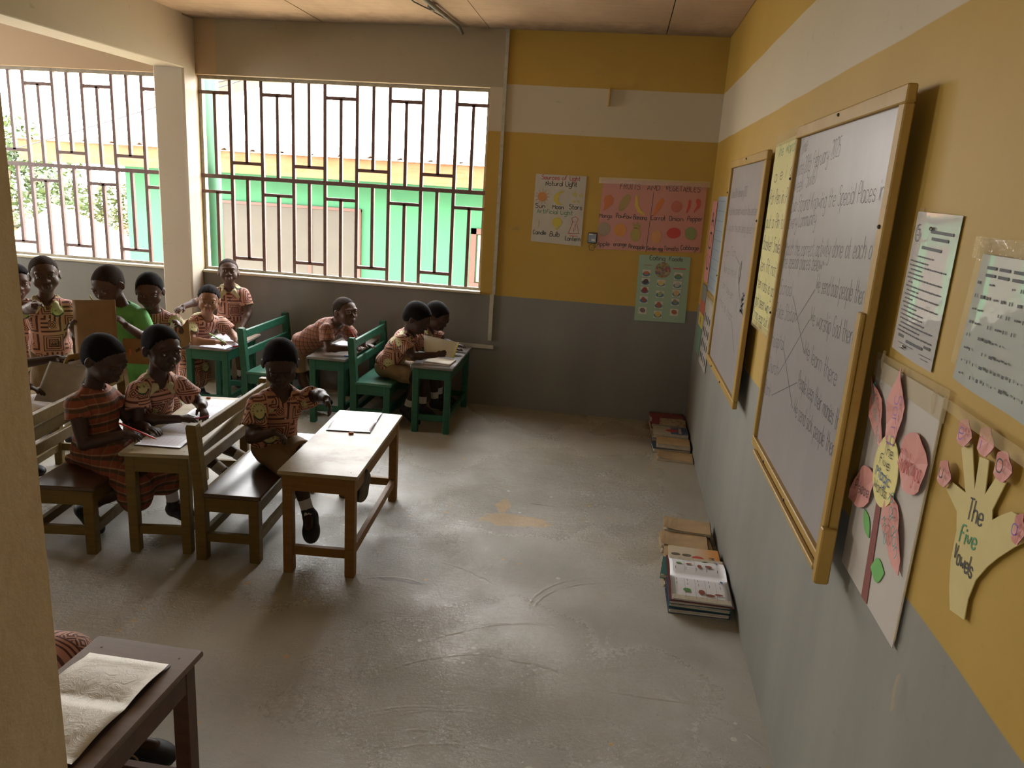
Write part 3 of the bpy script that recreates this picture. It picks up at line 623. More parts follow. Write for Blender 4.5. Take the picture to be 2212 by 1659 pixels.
# ------------------------------------------------------------------ stroke lettering (a handwriting alphabet drawn for this scene)
GL = {'a':'4g3h1h0g0e1d3d4e 4h4d','b':'0k0d 0g1h3h4g4e3d1d0e','c':'4g3h1h0g0e1d3d4e','d':'4k4d 4g3h1h0g0e1d3d4e','e':'0f4f4g3h1h0g0e1d3d4e','f':'4j3k2k1j1d 0h3h','g':'4g3h1h0g0e1d3d4e 4h4b3a1a0b','h':'0k0d 0g1h3h4g4d','i':'0h0d 0i0j','j':'2h2b1a0a 2i2j','k':'0k0d 3h0f 1f4d','l':'0k0d','m':'0h0d 0g1h2h3g3d 3g4h5h6g6d','n':'0h0d 0g1h3h4g4d','o':'1h3h4g4e3d1d0e0g1h','p':'0h0a 0g1h3h4g4e3d1d0e','q':'4h4a 4g3h1h0g0e1d3d4e','r':'0h0d 0g1h3h','s':'4g3h1h0g1f3f4e3d1d0e','t':'1k1e2d3d 0h3h','u':'0h0e1d3d4e 4h4d','v':'0h2d4h','w':'0h1d3g5d6h','x':'0h4d 4h0d','y':'0h0f1e3e4f 4h4b3a1a0b','z':'0h4h0d4d',
'A':'0d2k4d 1f3f','B':'0d0k3k4j4i3h0h 3h4g4e3d0d','C':'4j3k1k0j0e1d3d4e','D':'0d0k2k4i4f2d0d','E':'4k0k0d4d 0h3h','F':'4k0k0d 0h3h','G':'4j3k1k0j0e1d3d4e4g2g','H':'0k0d 4k4d 0h4h','I':'0k2k 1k1d 0d2d','K':'0k0d 4k0g 1h4d','L':'0k0d4d','M':'0d0k3f6k6d','N':'0d0k4d4k','O':'1k3k4j4e3d1d0e0j1k','P':'0d0k3k4j4h3g0g','R':'0d0k3k4j4i3h0h 2h4d','S':'4j3k1k0j0i1h3h4g4e3d1d0e','T':'0k4k 2k2d','U':'0k0e1d3d4e4k','V':'0k2d4k','W':'0k1d3i5d6k','Y':'0k2h4k 2h2d','0':'1k3k4j4e3d1d0e0j1k','1':'0i1k1d','2':'0j1k3k4j4h0d4d','3':'0k4k2h4g4e3d1d0e','5':'4k0k0h3h4g4e3d0d','6':'3k1i0g0e1d3d4e3g1g0f','4':'3d3k0f4f','7':'0k4k1d','8':'1h0j1k3k4j3h1h0f1d3d4f3h','9':'4i3k1k0i1h4h3d','.':'0d0e','-':'0g3g','~':'0g1h2f3g',':':'0e0f 0h0i','(':'1k0i0f1d',')':'0k1i1f0d',"'":'0k0j',',':'0d0b'}
def strokes(s, jit=.0, seed=0):
    """list of polylines in font units, and total width"""
    rr = random.Random(seed+len(s)); x = 0; out = []
    for ch in s:
        if ch == ' ': x += 4.2; continue
        g = GL.get(ch) or GL.get(ch.lower()); wmax = 0; dy = rr.uniform(-jit, jit); sc = 1+rr.uniform(-jit, jit)*.12
        for st in g.split(' '):
            P = [(int(st[i]), 'abcdefghijklmno'.index(st[i+1])-3) for i in range(0, len(st), 2)]
            wmax = max(wmax, max(p[0] for p in P))
            P = [(p[0]+rr.uniform(-jit, jit)*.35, p[1]*sc+dy*.5) for p in P]
            if len(P) > 2:
                for _ in range(2):
                    Q = [P[0]]
                    for a, c in zip(P, P[1:]): Q += [(a[0]*.75+c[0]*.25, a[1]*.75+c[1]*.25), (a[0]*.25+c[0]*.75, a[1]*.25+c[1]*.75)]
                    P = Q+[P[-1]]
            out.append([(x+p[0], p[1]) for p in P])
        x += wmax+1.5
    return out, max(x-1.5, 1)
def write(b, s, o, e, n, h, pen, jit=.25, seed=0, m=0, up=None):
    """letter string s from point o to point e (baseline ends); cap height h; plane normal n"""
    o = Vector(o); e = Vector(e); n = Vector(n); st, wd = strokes(s, jit, seed); u = (e-o)/wd
    v = Vector(up) if up is not None else Vector((0, 0, 1)); v = v*(h/7.0)
    for P in st: b.ribbon([o+u*p[0]+v*p[1] for p in P], pen, n, m)
def flat(b, pts, th, n, m=0):
    """extruded flat outline: pts in 3D, thickness along n"""
    n = Vector(n)*th; k = len(pts); P = [Vector(p) for p in pts]; vs = [p for p in P]+[p+n for p in P]
    a = Vector((0, 0, 0))
    for i in range(k): a += (P[i]-P[0]).cross(P[(i+1) % k]-P[0])
    f = tuple(range(k, 2*k)); g = tuple(range(k-1, -1, -1))
    if a.dot(n) < 0: f = f[::-1]; g = g[::-1]
    b.add(vs, [f, g]+[(i, (i+1) % k, (i+1) % k+k, i+k) for i in range(k)], m)
def oval(cx, cy, rx, ry, n=20, rot=0.0):
    c, s = math.cos(rot), math.sin(rot); return [(cx+rx*math.cos(t)*c-ry*math.sin(t)*s, cy+rx*math.cos(t)*s+ry*math.sin(t)*c) for t in (2*math.pi*i/n for i in range(n))]
# mapping of wall planes: right wall local (a, z): a grows towards the viewer; back wall local (x, z)
def RW(y, z, d=0.0): return Vector((-d, y, z))
def BW(x, z, d=0.0): return Vector((x, D-d, z))
NR = (-1, 0, 0); NB = (0, -1, 0)
def ink(name, col, rough=.6): return simple(name, col, rough, .06)
INK = ink('marker_ink', (.045, .045, .05)); INKB = ink('blue_crayon', (.06, .14, .30)); INKG = ink('green_crayon', (.08, .28, .14)); INKR = ink('red_crayon', (.45, .06, .06)); INKO = ink('teal_crayon', (.05, .28, .26)); INKP = ink('purple_crayon', (.24, .12, .36))

class Sheet:
    """a thing lying flat on a wall; everything is given in wall coordinates and stored relative to its root"""
    def __init__(self, name, label, cat, wall, c, group=None):
        self.f = RW if wall == 'R' else BW; self.n = Vector(NR if wall == 'R' else NB); self.root = empty(name, self.f(*c), 0, label, cat, group); self.o = Vector(self.f(*c))
    def p(self, a, z, d=0.0): return self.f(a, z, d)-self.o
    def shape(self, name, mat, outlines, d, th=.0006, m=None):
        for pts in outlines:
            b = MB(); flat(b, [self.p(x, z, d) for x, z in pts], th, self.n); o = b.build(name, mat, self.root)
        return o
    def text(self, name, mat, items, d, pen, jit=.25, label=None):
        b = MB()
        for i, (s, a, c, h) in enumerate(items): write(b, s, self.p(a[0], a[1], d), self.p(c[0], c[1], d), self.n, h, pen, jit, i*7+3)
        o = b.build(name, mat, self.root); o['kind'] = 'stuff'
        if label: o['label'] = label
        return o
    def lines(self, name, mat, polys, d, pen):
        b = MB()
        for P in polys: b.ribbon([self.p(x, z, d) for x, z in P], pen, self.n)
        o = b.build(name, mat, self.root); o['kind'] = 'stuff'; return o

# ------------------------------------------------------------------ whiteboards
M['board_wood'] = wood('yellow_painted_frame', (.33, .20, .040), (.41, .26, .062), .5, wear=(.20, .11, .030), wear_amt=.5, grain=(4, 4, 4), wear_pos=.58)
def board_mat():
    m = NT('whiteboard_film'); p = m.pos(); x, y, z = m.xyz(p); n = m.noise(1.6, 5, .6, p); s = m.noise(1.0, 4, .6, m.mapping(p, scale=(1, 9, 2)))
    c = m.mix(m.ramp(n, (.35, 0.0), (.7, 1.0)), (.31, .285, .275), (.27, .25, .245)); c = m.mix(m.ramp(s, (.55, 0.0), (.8, .30)), c, (.36, .35, .36))
    m.color(c); m.rough(m.ramp(n, (.3, .30), (.7, .42))); m.bump(m.noise(3, 3, .5, p), .06, .01); return m.mat
M['board'] = board_mat()
def board(y0, y1, z0, z1, label, wr, off=.043):
    """framed board hung clear of the wall; wr = width of the rail nearest the viewer"""
    yo = (y0+y1)/2; t = empty('whiteboard', (0, yo, z0), 0, label, 'whiteboard', None); H = z1-z0; wl, wt, wb = .026, .038, .034
    part('writing_surface', M['board'], t, lambda b: b.box(-off, -off+.010, y0+wr-.01-yo, y1-wl+.01-yo, wb-.01, H-wt+.01))
    part('backing_board', M['oak'], t, lambda b: b.box(-off+.012, -.010, y0+.14-yo, y1-.06-yo, .10, H-.10))
    xo, xi = -off-.013, -off+.008
    for q in ((y0, y1, 0, wb), (y0, y1, H-wt, H), (y0, y0+wr, wb, H-wt), (y1-wl, y1, wb, H-wt)):
        part('frame_rail', M['board_wood'], t, lambda b: b.box(xo, xi, q[0]-yo, q[1]-yo, q[2], q[3], bev=.003))
    part('nail', M['black_nail'], t, lambda b: [b.ball((xo-.001, yy-yo, zz), .005, 8, 6) for yy, zz in ((y0+.022, H*.74), (y1-.012, H*.44), ((y0+y1)/2, H-.012), (y0+.45, .015), (y1-.25, .015), (y1-.012, H*.85))])
    return t, yo
t, yo = board(1.768, 2.812, .786, 1.914, 'large whiteboard with handwriting and crossing lines in a yellow wooden frame', .040)
part('edge_strip', M['board_wood'], t, lambda b: (b.box(-.068, -.0565, 1.771-yo, 1.803-yo, .008, .645, bev=.003), b.box(-.074, -.040, 1.752-yo, 1.778-yo, -.012, .13, bev=.003), b.box(-.070, -.057, 1.80-yo, 2.70-yo, .0, .014, bev=.003)))
S = .0436
def bt(b, s, a, c, h=.05, pen=.0017, sd=0, z0=.786, S=S): write(b, s, (-S, a[0]-yo, a[1]-z0), (-S, c[0]-yo, c[1]-z0), NR, h, pen, .3, sd)
LINES = [("Time:", (2.755, 1.815), (2.67, 1.835)), ("Date:20th February 2025", (2.77, 1.752), (2.267, 1.796)), ("Week: Six(6)", (2.775, 1.695), (2.493, 1.726)), ("Sub-Strand Knowing the Special Places in", (2.778, 1.635), (1.842, 1.678)), ("Every Community", (2.778, 1.578), (2.413, 1.605)),
 ("Match the correct activity done at each of", (2.78, 1.489), (1.828, 1.548)), ("the special places below~", (2.78, 1.445), (2.240, 1.482)), ("School", (2.764, 1.354), (2.582, 1.369)), ("Police Station", (2.778, 1.271), (2.471, 1.300)), ("Hospital", (2.772, 1.168), (2.584, 1.188)), ("Church", (2.77, 1.077), (2.608, 1.094)), ("Bank", (2.775, .994), (2.670, 1.000)),
 ("We send bad people there", (2.291, 1.419), (1.832, 1.443)), ("We worship God there", (2.295, 1.324), (1.866, 1.340)), ("We learn there", (2.304, 1.225), (1.952, 1.220)), ("People keep their monies there", (2.318, 1.129), (1.823, 1.126)), ("We send sick people there.", (2.321, 1.041), (1.851, 1.058))]
b = MB(); [bt(b, s, a, c, .052, .0018, i) for i, (s, a, c) in enumerate(LINES)]; b.build('handwriting', INK, t)['kind'] = 'stuff'
b = MB()
for P in ([(2.557, 1.372), (2.304, 1.235)], [(2.465, 1.309), (2.298, 1.425)], [(2.584, 1.198), (2.340, 1.055)], [(2.599, 1.103), (2.305, 1.335)], [(2.651, 1.015), (2.333, 1.138)]):
    b.ribbon([(-S, P[0][0]-yo, P[0][1]-.786), (-S, P[1][0]-yo, P[1][1]-.786)], .0022, NR)
b.build('matching_lines', INK, t)['kind'] = 'stuff'
t, yo = board(3.328, 4.402, .773, 1.872, 'smaller whiteboard with faint writing next to the yellow chart', .052)
LN2 = [("Date:20th February,2025", (4.30, 1.68), (3.80, 1.690)), ("Circle the correct word in the sentence", (4.34, 1.59), (3.40, 1.610)), ("if you are the one being asked now", (4.33, 1.507), (3.40, 1.530)), ("I am Tom", (4.30, 1.371), (3.905, 1.400)), ("I like to move", (4.31, 1.29), (3.80, 1.307)), ("I am seven", (4.293, 1.215), (3.80, 1.195)), ("Who is that", (4.28, 1.12), (3.75, 1.094))]
b = MB(); [bt(b, s, a, c, .045, .0020, i+40, .773) for i, (s, a, c) in enumerate(LN2)]; b.build('handwriting', INK, t)['kind'] = 'stuff'
b = MB(); S2 = S+.0004
rr = random.Random(5)
b.ribbon([(-S2, 3.52+rr.uniform(-.04, .04)-yo, 1.17+.0035*k+rr.uniform(-.01, .01)-.773) for k in range(28)], .010, NR)
for P in ([(3.88, 1.40), (3.70, 1.37)], [(3.70, 1.30), (3.58, 1.22), (3.45, 1.17)], [(3.74, 1.10), (3.55, .98)], [(3.67, 1.40), (3.66, 1.16)]):
    b.ribbon([(-S2, q[0]-yo, q[1]-.773) for q in P], .003, NR)
b.build('pen_lines', INK, t)['kind'] = 'stuff'
part('torn_patch', simple('scraped_board', (.16, .14, .10), .7), t, lambda b: flat(b, [(-S2, 3.70+.03*math.cos(a)-yo, 1.34+.05*math.sin(a)*(1+.2*math.cos(3*a))-.773) for a in [k*math.pi/7 for k in range(14)]], .0005, NR))

# ------------------------------------------------------------------ charts on the right wall
def glossy(name, col, rough=.12, coat=1.0, bump=.25, tr=None):
    m = NT(name); p = m.obj(); n = m.noise(5, 3, .5, p); m.color(m.mix(m.ramp(n, (.35, 0.0), (.7, .35)), col, tuple(k*.9 for k in col))); m.rough(.6)
    m.b.inputs['Coat Weight'].default_value = coat; m.b.inputs['Coat Roughness'].default_value = rough; m.b.inputs['Coat IOR'].default_value = 1.5 if rough > .1 else 2.0
    bn = m.bump(n, bump, .012); m.l(bn.outputs[0], m.b.inputs['Coat Normal']); return m.mat
def tape_mat():
    m = NT('clear_tape'); n = m.noise(70, 3, .6, m.obj()); m.color((.75, .62, .38)); m.rough(.12); m.b.inputs['Alpha'].default_value = .20; m.b.inputs['Specular IOR Level'].default_value = .9; m.bump(n, .5, .003); return m.mat
M['tape'] = tape_mat()
M['yellow_card'] = glossy('yellow_chart_card', (.58, .53, .20), .25, .35); M['white_card'] = glossy('white_card', (.47, .435, .385), .2, .3); M['laminate'] = glossy('laminated_white_sheet', (.46, .44, .42), .05, 1.0, .10)
M['laminate_gray'] = glossy('laminated_timetable', (.42, .45, .40), .06, 1.0, .3); M['pink_card'] = ink('pink_card', (.60, .27, .235)); M['yel_card'] = ink('lemon_card', (.68, .60, .24)); M['brown_card'] = ink('brown_crayon_card', (.20, .055, .045)); M['green_card'] = ink('green_card', (.14, .40, .10)); M['cream_card'] = ink('cream_card', (.56, .47, .20))
# yellow chart between the boards
s = Sheet('wall_chart', 'yellow handwritten chart taped between the two whiteboards', 'chart', 'R', (3.04, 1.165))
s.shape('sheet', M['yellow_card'], [[(3.262, 1.175), (2.822, 1.180), (2.822, 1.900), (3.262, 1.885)]], .034, .002)
s.shape('tape', M['tape'], [[(3.268, 1.875), (2.818, 1.885), (2.818, 1.930), (3.268, 1.920)], [(3.262, 1.165), (2.822, 1.17), (2.822, 1.20), (3.262, 1.195)]], .0364, .0004)
s.text('heading', INKG, [("The Words", (3.20, 1.835), (2.87, 1.845), .045)], .0366, .003)
YL = [("a e i o", (3.20, 1.74), (2.88, 1.76), .05), ("Pat Pen in Pot", (3.24, 1.655), (2.85, 1.665), .055), ("put a Pin top", (3.24, 1.565), (2.86, 1.575), .055), ("Basket Smile n", (3.24, 1.48), (2.85, 1.485), .055), ("ten fit not t", (3.24, 1.395), (2.86, 1.40), .055), ("ten rats is got", (3.24, 1.325), (2.88, 1.325), .05), ("pot been win red", (3.24, 1.255), (2.86, 1.255), .05), ("Frog egg cut log", (3.24, 1.20), (2.86, 1.205), .045)]
s.text('lettering', INK, YL, .0366, .0030)
# charts near the far corner
s = Sheet('wall_chart', 'narrow pink strip chart with large letters nearest the room corner', 'chart', 'R', (5.38, 1.14))
s.shape('sheet', M['pink_card'], [[(5.50, 1.12), (5.24, 1.12), (5.24, 1.66), (5.50, 1.66)]], .004, .002)
s.text('lettering', INK, [("A", (5.44, 1.50), (5.30, 1.50), .11), ("O", (5.44, 1.35), (5.30, 1.35), .10), ("U", (5.44, 1.21), (5.30, 1.21), .10)], .0065, .014)
s = Sheet('wall_chart', 'pale blue chart with faint tables beside the pink strip', 'chart', 'R', (5.0, 1.09))
s.shape('sheet', ink('blue_chart', (.30, .36, .40)), [[(5.20, 1.09), (4.79, 1.09), (4.79, 1.69), (5.20, 1.69)]], .004, .002)
s.lines('table_grid', INKB, [[(5.17, 1.12+.06*k), (4.82, 1.12+.06*k)] for k in range(10)]+[[(5.17-.08*k, 1.11), (5.17-.08*k, 1.67)] for k in range(5)], .0065, .0025)
s = Sheet('wall_chart', 'tall chart of grey, red, yellow and green blocks low by the corner', 'chart', 'R', (5.36, .62))
for nm, col, z0, z1 in (('grey_block', (.22, .22, .20), .99, 1.10), ('red_block', (.46, .11, .07), .90, .99), ('yellow_block', (.56, .46, .09), .81, .90), ('green_block', (.15, .26, .18), .62, .81)):
    s.shape(nm, ink(nm+'_paint', col), [[(5.50, z0), (5.23, z0), (5.23, z1), (5.50, z1)]], .004, .002)
s.shape('star', INK, [[(5.37+.02*math.cos(a)*(1 if i % 2 else .4), .855+.035*math.sin(a)*(1 if i % 2 else .4)) for i, a in enumerate([k*math.pi/5 for k in range(10)])]], .0065)
s = Sheet('wall_chart', 'white picture chart partly behind the small whiteboard', 'chart', 'R', (5.0, .60))
s.shape('sheet', M['white_card'], [[(5.20, .60), (4.80, .60), (4.80, 1.05), (5.20, 1.05)]], .004, .002)
s.shape('picture', INK, [oval(5.13-.09*i, .66+.085*j, .022, .024+.006*((i+j) % 2), 7) for i in range(4) for j in range(4)], .0065)
s.shape('tape', M['tape'], [[(5.22, 1.03), (4.79, 1.03), (4.79, 1.08), (5.22, 1.08)]], .0068, .0004)
# laminated rules sheet
s = Sheet('laminated_notice', 'laminated white rules sheet pinned right of the large whiteboard', 'notice', 'R', (1.62, 1.365))
b = MB(); n = 10; vs = []
for i in range(n+1):
    t_ = i/n; vs += [s.p(1.704-.191*t_, 1.373-.012*t_, .004+.011*(1-t_**2.6)), s.p(1.698-.189*t_, 1.658-.004*t_, .004+.011*(1-t_**2.6))]
b.add(vs, [(2*i+1, 2*i+3, 2*i+2, 2*i) for i in range(n)]); b.add([v+Vector((.0008, 0, 0)) for v in map(Vector, vs)], [(2*i, 2*i+2, 2*i+3, 2*i+1) for i in range(n)])
b.build('sheet', M['laminate'], s.root, True)
def rl(u, v, d=.0012): # u 0..1 left->right, v 0..1 top->bottom on the laminated sheet
    return s.p(1.700-.190*u, 1.658-.287*v-.006*u, .004+.011*(1-u**2.6)+d)
rr = random.Random(3); b = MB()
rows = [(.30, .62, .25)]+[(.34+.0295*k, [.52, .93, .40, .45, .88, .22, .9, .42, .9, .3, .92, .45, .62, .65, .7, .88, .62, .9, .2, .45, .85, .6][k % 22], .07 if [1, 1, 0, 1, 1, 0, 1, 0, 1, 0, 1, 0, 1, 1, 1, 0, 1, 1, 0, 1, 1, 0][k % 22] else .11) for k in range(18)]
for v, e, st in rows:
    u = st
    while u < e-.02:
        w = rr.uniform(.02, .07); b.ribbon([rl(u, v), rl(min(e, u+w), v)], .0028, NR); u += w+.012
for v, a, c in ((.875, .12, .9), (.895, .35, .75)): b.ribbon([rl(a, v), rl(c, v)], .0055, NR)
for v, a, c in ((.925, .15, .55), (.935, .70, .95), (.96, .2, .9)): b.ribbon([rl(a, v), rl(c, v)], .0012, NR)
for v, a, c in ((.12, .45, .92), (.165, .5, .85), (.235, .30, .75)): b.ribbon([rl(a, v), rl(c, v)], .006, NR)
b.ribbon([rl(.13+.07*math.cos(k*.5), .145+.06*math.sin(k*.5)) for k in range(11)], .002, NR); b.ribbon([rl(.10, .12), rl(.16, .12), rl(.16, .16), rl(.10, .16)], .002, NR)
b.build('printing', INK, s.root)['kind'] = 'stuff'
b = MB(); b.ball(rl(.48, .10, .004), .004, 8, 6); b.ball(rl(.35, .94, .004), .004, 8, 6); b.build('pin', simple('steel_pin', (.35, .34, .33), .25, metal=1.0), s.root)
s.shape('tape', M['tape'], [[(1.735, 1.43), (1.702, 1.43), (1.698, 1.665), (1.722, 1.665)]], .004, .0004)
# timetable sheet at the right edge
s = Sheet('timetable_sheet', 'shiny laminated timetable at the right edge of the photo', 'notice', 'R', (1.25, 1.36))
b = MB(); vs = []; n = 14
for i in range(n+1):
    t_ = i/n; d_ = .004+.010*(1-t_**1.6)+.0025*math.sin(t_*9); vs += [s.p(1.395-.375*t_, 1.378-.023*t_, d_), s.p(1.372-.352*t_, 1.595, d_+.003)]
b.add(vs, [(2*i+1, 2*i+3, 2*i+2, 2*i) for i in range(n)]); b.add([v+Vector((.0008, 0, 0)) for v in map(Vector, vs)], [(2*i, 2*i+2, 2*i+3, 2*i+1) for i in range(n)])
b.build('sheet', M['laminate_gray'], s.root, True)
s.shape('tape', M['tape'], [[(1.43, 1.585), (1.0, 1.585), (1.0, 1.622), (1.43, 1.622)], [(1.43, 1.40), (1.375, 1.40), (1.365, 1.62), (1.41, 1.62)]], .0085, .0004)
tq = lambda y: .0085+.010*(1-max(0, min(1, (1.385-y)/.365))**1.6)+.0025*math.sin((1.385-y)/.365*9)
b = MB(); rr = random.Random(8)
for i in range(16):
    for j in range(8):
        if rr.random() < .62:
            y = 1.365-.022*i; z = 1.395+.022*j; w = rr.choice([.004, .008, .012]); b.ribbon([s.p(y, z, tq(y)), s.p(y-w, z, tq(y))], rr.choice([.003, .005, .006]), NR)
for z in (1.575, 1.563): [b.ribbon([s.p(y, z, tq(y)), s.p(y-.03, z, tq(y-.03))], .005, NR) for y in (1.34, 1.30, 1.26, 1.22, 1.18)]
b.build('printing', INK, s.root)['kind'] = 'stuff'
# magic words flower poster
s = Sheet('flower_poster', 'white poster with a pink paper flower and a yellow centre, right of the large whiteboard', 'poster', 'R', (1.60, .82))
s.shape('sheet', M['white_card'], [[(1.787, .825), (1.424, .820), (1.424, 1.333), (1.79, 1.328)]], .006, .002)
s.shape('clear_cover', M['tape'], [[(1.80, 1.29), (1.405, 1.29), (1.405, 1.352), (1.80, 1.345)], [(1.428, .84), (1.415, .84), (1.41, 1.34), (1.425, 1.34)]], .0085, .0004)
def petal(pts, d0=.009, lift=.010, name='petal', mat=None):
    b = MB(); c = [sum(p[i] for p in pts)/len(pts) for i in (0, 1)]; n = len(pts)
    vs = [s.p(p[0], p[1], d0+lift*(.4+.6*math.sin(i*.8)**2)) for i, p in enumerate(pts)]+[s.p(c[0], c[1], d0)]
    vs2 = [Vector(v)+Vector((.0012, 0, 0)) for v in vs]
    b.add(vs, [(i, (i+1) % n, n) for i in range(n)]); b.add(vs2, [((i+1) % n, i, n) for i in range(n)]); return b.build(name, mat or M['pink_card'], s.root)
def leafpts(a, c, w, n=7, k=1.0):
    a = Vector(a+(0,)); c = Vector(c+(0,)); d = c-a; q = Vector((-d.y, d.x, 0)).normalized()*w; out = []
    for i in range(n+1): t_ = i/n; p = a+d*t_+q*math.sin(math.pi*t_**k); out.append((p.x, p.y))
    for i in range(n-1, 0, -1): t_ = i/n; p = a+d*t_-q*math.sin(math.pi*t_**k); out.append((p.x, p.y))
    return out
petal(leafpts((1.610, 1.165), (1.632, 1.345), .047, k=.85)); petal(leafpts((1.65, 1.155), (1.795, 1.285), .035)); petal(oval(1.487, 1.185, .068, .060, 18)); petal(leafpts((1.66, 1.09), (1.80, .985), .047, k=.8)); petal(leafpts((1.585, 1.09), (1.446, .965), .044, k=.8))
s.shape('stem', M['brown_card'], [[(1.640, 1.06), (1.612, 1.06), (1.585, .825), (1.622, .823)]], .009, .001)
s.shape('leaf', M['green_card'], [leafpts((1.640, .955), (1.700, 1.00), .018), leafpts((1.60, .905), (1.525, .930), .026)], .0095, .001)
s.shape('centre', M['yel_card'], [oval(1.612, 1.122, .070, .078, 26)], .013, .0015)
s.text('lettering', INK, [("The", (1.632, 1.155), (1.585, 1.158), .026), ("Five", (1.648, 1.128), (1.590, 1.130), .024), ("Words", (1.655, 1.068), (1.580, 1.072), .024), ("Please", (1.765, 1.02), (1.675, 1.035), .028)], .0165, .0020)
s.text('lettering', INKB, [("Magic", (1.658, 1.098), (1.572, 1.10), .027)], .0165, .0028)
b = MB(); write(b, "Sorry", s.p(1.622, 1.285, .0195), s.p(1.606, 1.185, .0195), NR, .038, .0025, .2, 1, 0, up=(0, -.97, .2)); b.build('lettering', INKP, s.root)
b = MB(); write(b, "Thank you", s.p(1.54, 1.155, .0195), s.p(1.43, 1.165, .0195), NR, .042, .0024, .2, 2); b.build('lettering', INKR, s.root)
b = MB(); write(b, "Excuse me", s.p(1.765, 1.265, .0195), s.p(1.675, 1.165, .0195), NR, .026, .0018, .2, 3, 0, up=(0, -.6, .8)); write(b, "Pardon", s.p(1.556, 1.08, .0195), s.p(1.470, .99, .0195), NR, .032, .0023, .2, 4, 0, up=(0, -.6, .8)); write(b, "me", s.p(1.565, 1.03, .0195), s.p(1.53, .99, .0195), NR, .032, .0023, .2, 5, 0, up=(0, -.6, .8)); b.build('lettering', INKO, s.root)
# vowels hand poster
s = Sheet('hand_poster', 'yellow paper hand with pink fingernails and vowel letters at the right edge', 'poster', 'R', (1.22, 1.0))
HP = [(1.243, 1.011), (1.262, 1.045), (1.276, 1.085), (1.279, 1.140), (1.292, 1.169), (1.346, 1.189), (1.328, 1.208), (1.277, 1.209), (1.324, 1.272), (1.290, 1.290), (1.251, 1.224), (1.258, 1.279), (1.228, 1.284), (1.217, 1.230), (1.196, 1.268), (1.166, 1.271), (1.186, 1.217), (1.180, 1.203), (1.159, 1.220), (1.134, 1.237), (1.105, 1.240), (1.088, 1.230), (1.086, 1.210), (1.107, 1.192), (1.141, 1.158), (1.165, 1.130), (1.187, 1.096), (1.196, 1.058), (1.193, 1.022)]
s.shape('hand', M['cream_card'], [HP], .006, .0015)
for i, (y, z) in enumerate(((1.352, 1.214), (1.312, 1.302), (1.238, 1.310), (1.173, 1.292), (1.095, 1.225))):
    petal(oval(y, z, .025 if i < 4 else .015, .024, 16), .009, .007, 'fingernail')
s.text('lettering', INK, [("The", (1.255, 1.172), (1.205, 1.180), .036), ("Vowels", (1.268, 1.090), (1.200, 1.092), .032)], .0085, .0028)
s.text('lettering', INKG, [("Five", (1.262, 1.128), (1.208, 1.138), .032)], .0085, .0032)
s.text('lettering', INKP, [("a", (1.103, 1.215), (1.089, 1.217), .03), ("e", (1.320, 1.290), (1.304, 1.291), .036), ("i", (1.240, 1.298), (1.236, 1.298), .026)], .0185, .0024)
s.text('lettering', INK, [("o", (1.182, 1.283), (1.164, 1.284), .036), ("u", (1.360, 1.206), (1.346, 1.207), .03)], .0185, .0024)
s.shape('clear_cover', M['tape'], [[(1.40, 1.322), (1.05, 1.312), (1.05, 1.335), (1.40, 1.342)]], .0195, .0004)
# dents in the wall plaster left by old tape
for y, z, l, lb in ((1.755, 1.355, .04, 'curl of clear tape below the laminated rules sheet'), (1.46, 1.345, .05, 'curl of clear tape above the right edge of the flower poster'), (1.37, .80, .08, 'strip of old tape on the grey dado under the flower poster')):
    b = MB(); b.tube([(-.009, y, z), (-.013, y-.004, z-l*.5), (-.009, y-.002, z-l)], .0035, 6); base_thing('tape_remnant', M['tape'], b, lb, 'tape')

# ------------------------------------------------------------------ charts on the back wall
M['paper_bw'] = ink('white_chart_paper', (.45, .42, .36)); M['pink_bw'] = glossy('pink_chart_paper', (.46, .20, .155), .3, .25); M['green_bw'] = glossy('green_chart_paper', (.25, .36, .24), .3, .25)
s = Sheet('light_poster', 'white drawn poster of light sources, leftmost on the back wall', 'poster', 'B', (-1.075, 1.286))
s.shape('sheet', M['paper_bw'], [[(-1.262, 1.292), (-.893, 1.280), (-.890, 1.776), (-1.257, 1.773)]], .004, .002)
s.text('lettering', INKR, [("Sources of Light", (-1.212, 1.738), (-.935, 1.742), .030)], .007, .0038)
s.text('lettering', INK, [("Natural Light", (-1.18, 1.695), (-.955, 1.70), .034), ("Sun", (-1.245, 1.535), (-1.175, 1.535), .030), ("Moon", (-1.12, 1.535), (-1.04, 1.535), .030), ("Stars", (-.998, 1.540), (-.905, 1.540), .034), ("Candle", (-1.25, 1.345), (-1.155, 1.345), .030), ("Bulb", (-1.125, 1.335), (-1.055, 1.338), .036), ("Lantern", (-1.01, 1.315), (-.90, 1.315), .032)], .007, .0040)
s.text('lettering', INKG, [("Artificial Light", (-1.23, 1.498), (-.97, 1.498), .032)], .007, .0036)
s.shape('sun_drawing', ink('orange_crayon', (.50, .22, .07)), [oval(-1.200, 1.615, .034, .034, 16)]+[[(-1.2+.040*math.cos(a-.06), 1.615+.040*math.sin(a-.06)), (-1.2+.062*math.cos(a), 1.615+.062*math.sin(a)), (-1.2+.040*math.cos(a+.06), 1.615+.040*math.sin(a+.06))] for a in [k*math.pi/6 for k in range(12)]], .007)
s.shape('moon_drawing', ink('yellow_crayon', (.52, .42, .07)), [[(-1.035, 1.668), (-1.075, 1.66), (-1.115, 1.63), (-1.115, 1.59), (-1.085, 1.565), (-1.05, 1.567), (-1.082, 1.59), (-1.08, 1.63)]], .007)
def star(cx, cy, r): return [(cx+r*(1 if i % 2 == 0 else .4)*math.sin(i*math.pi/5), cy+r*(1 if i % 2 == 0 else .4)*math.cos(i*math.pi/5)) for i in range(10)]
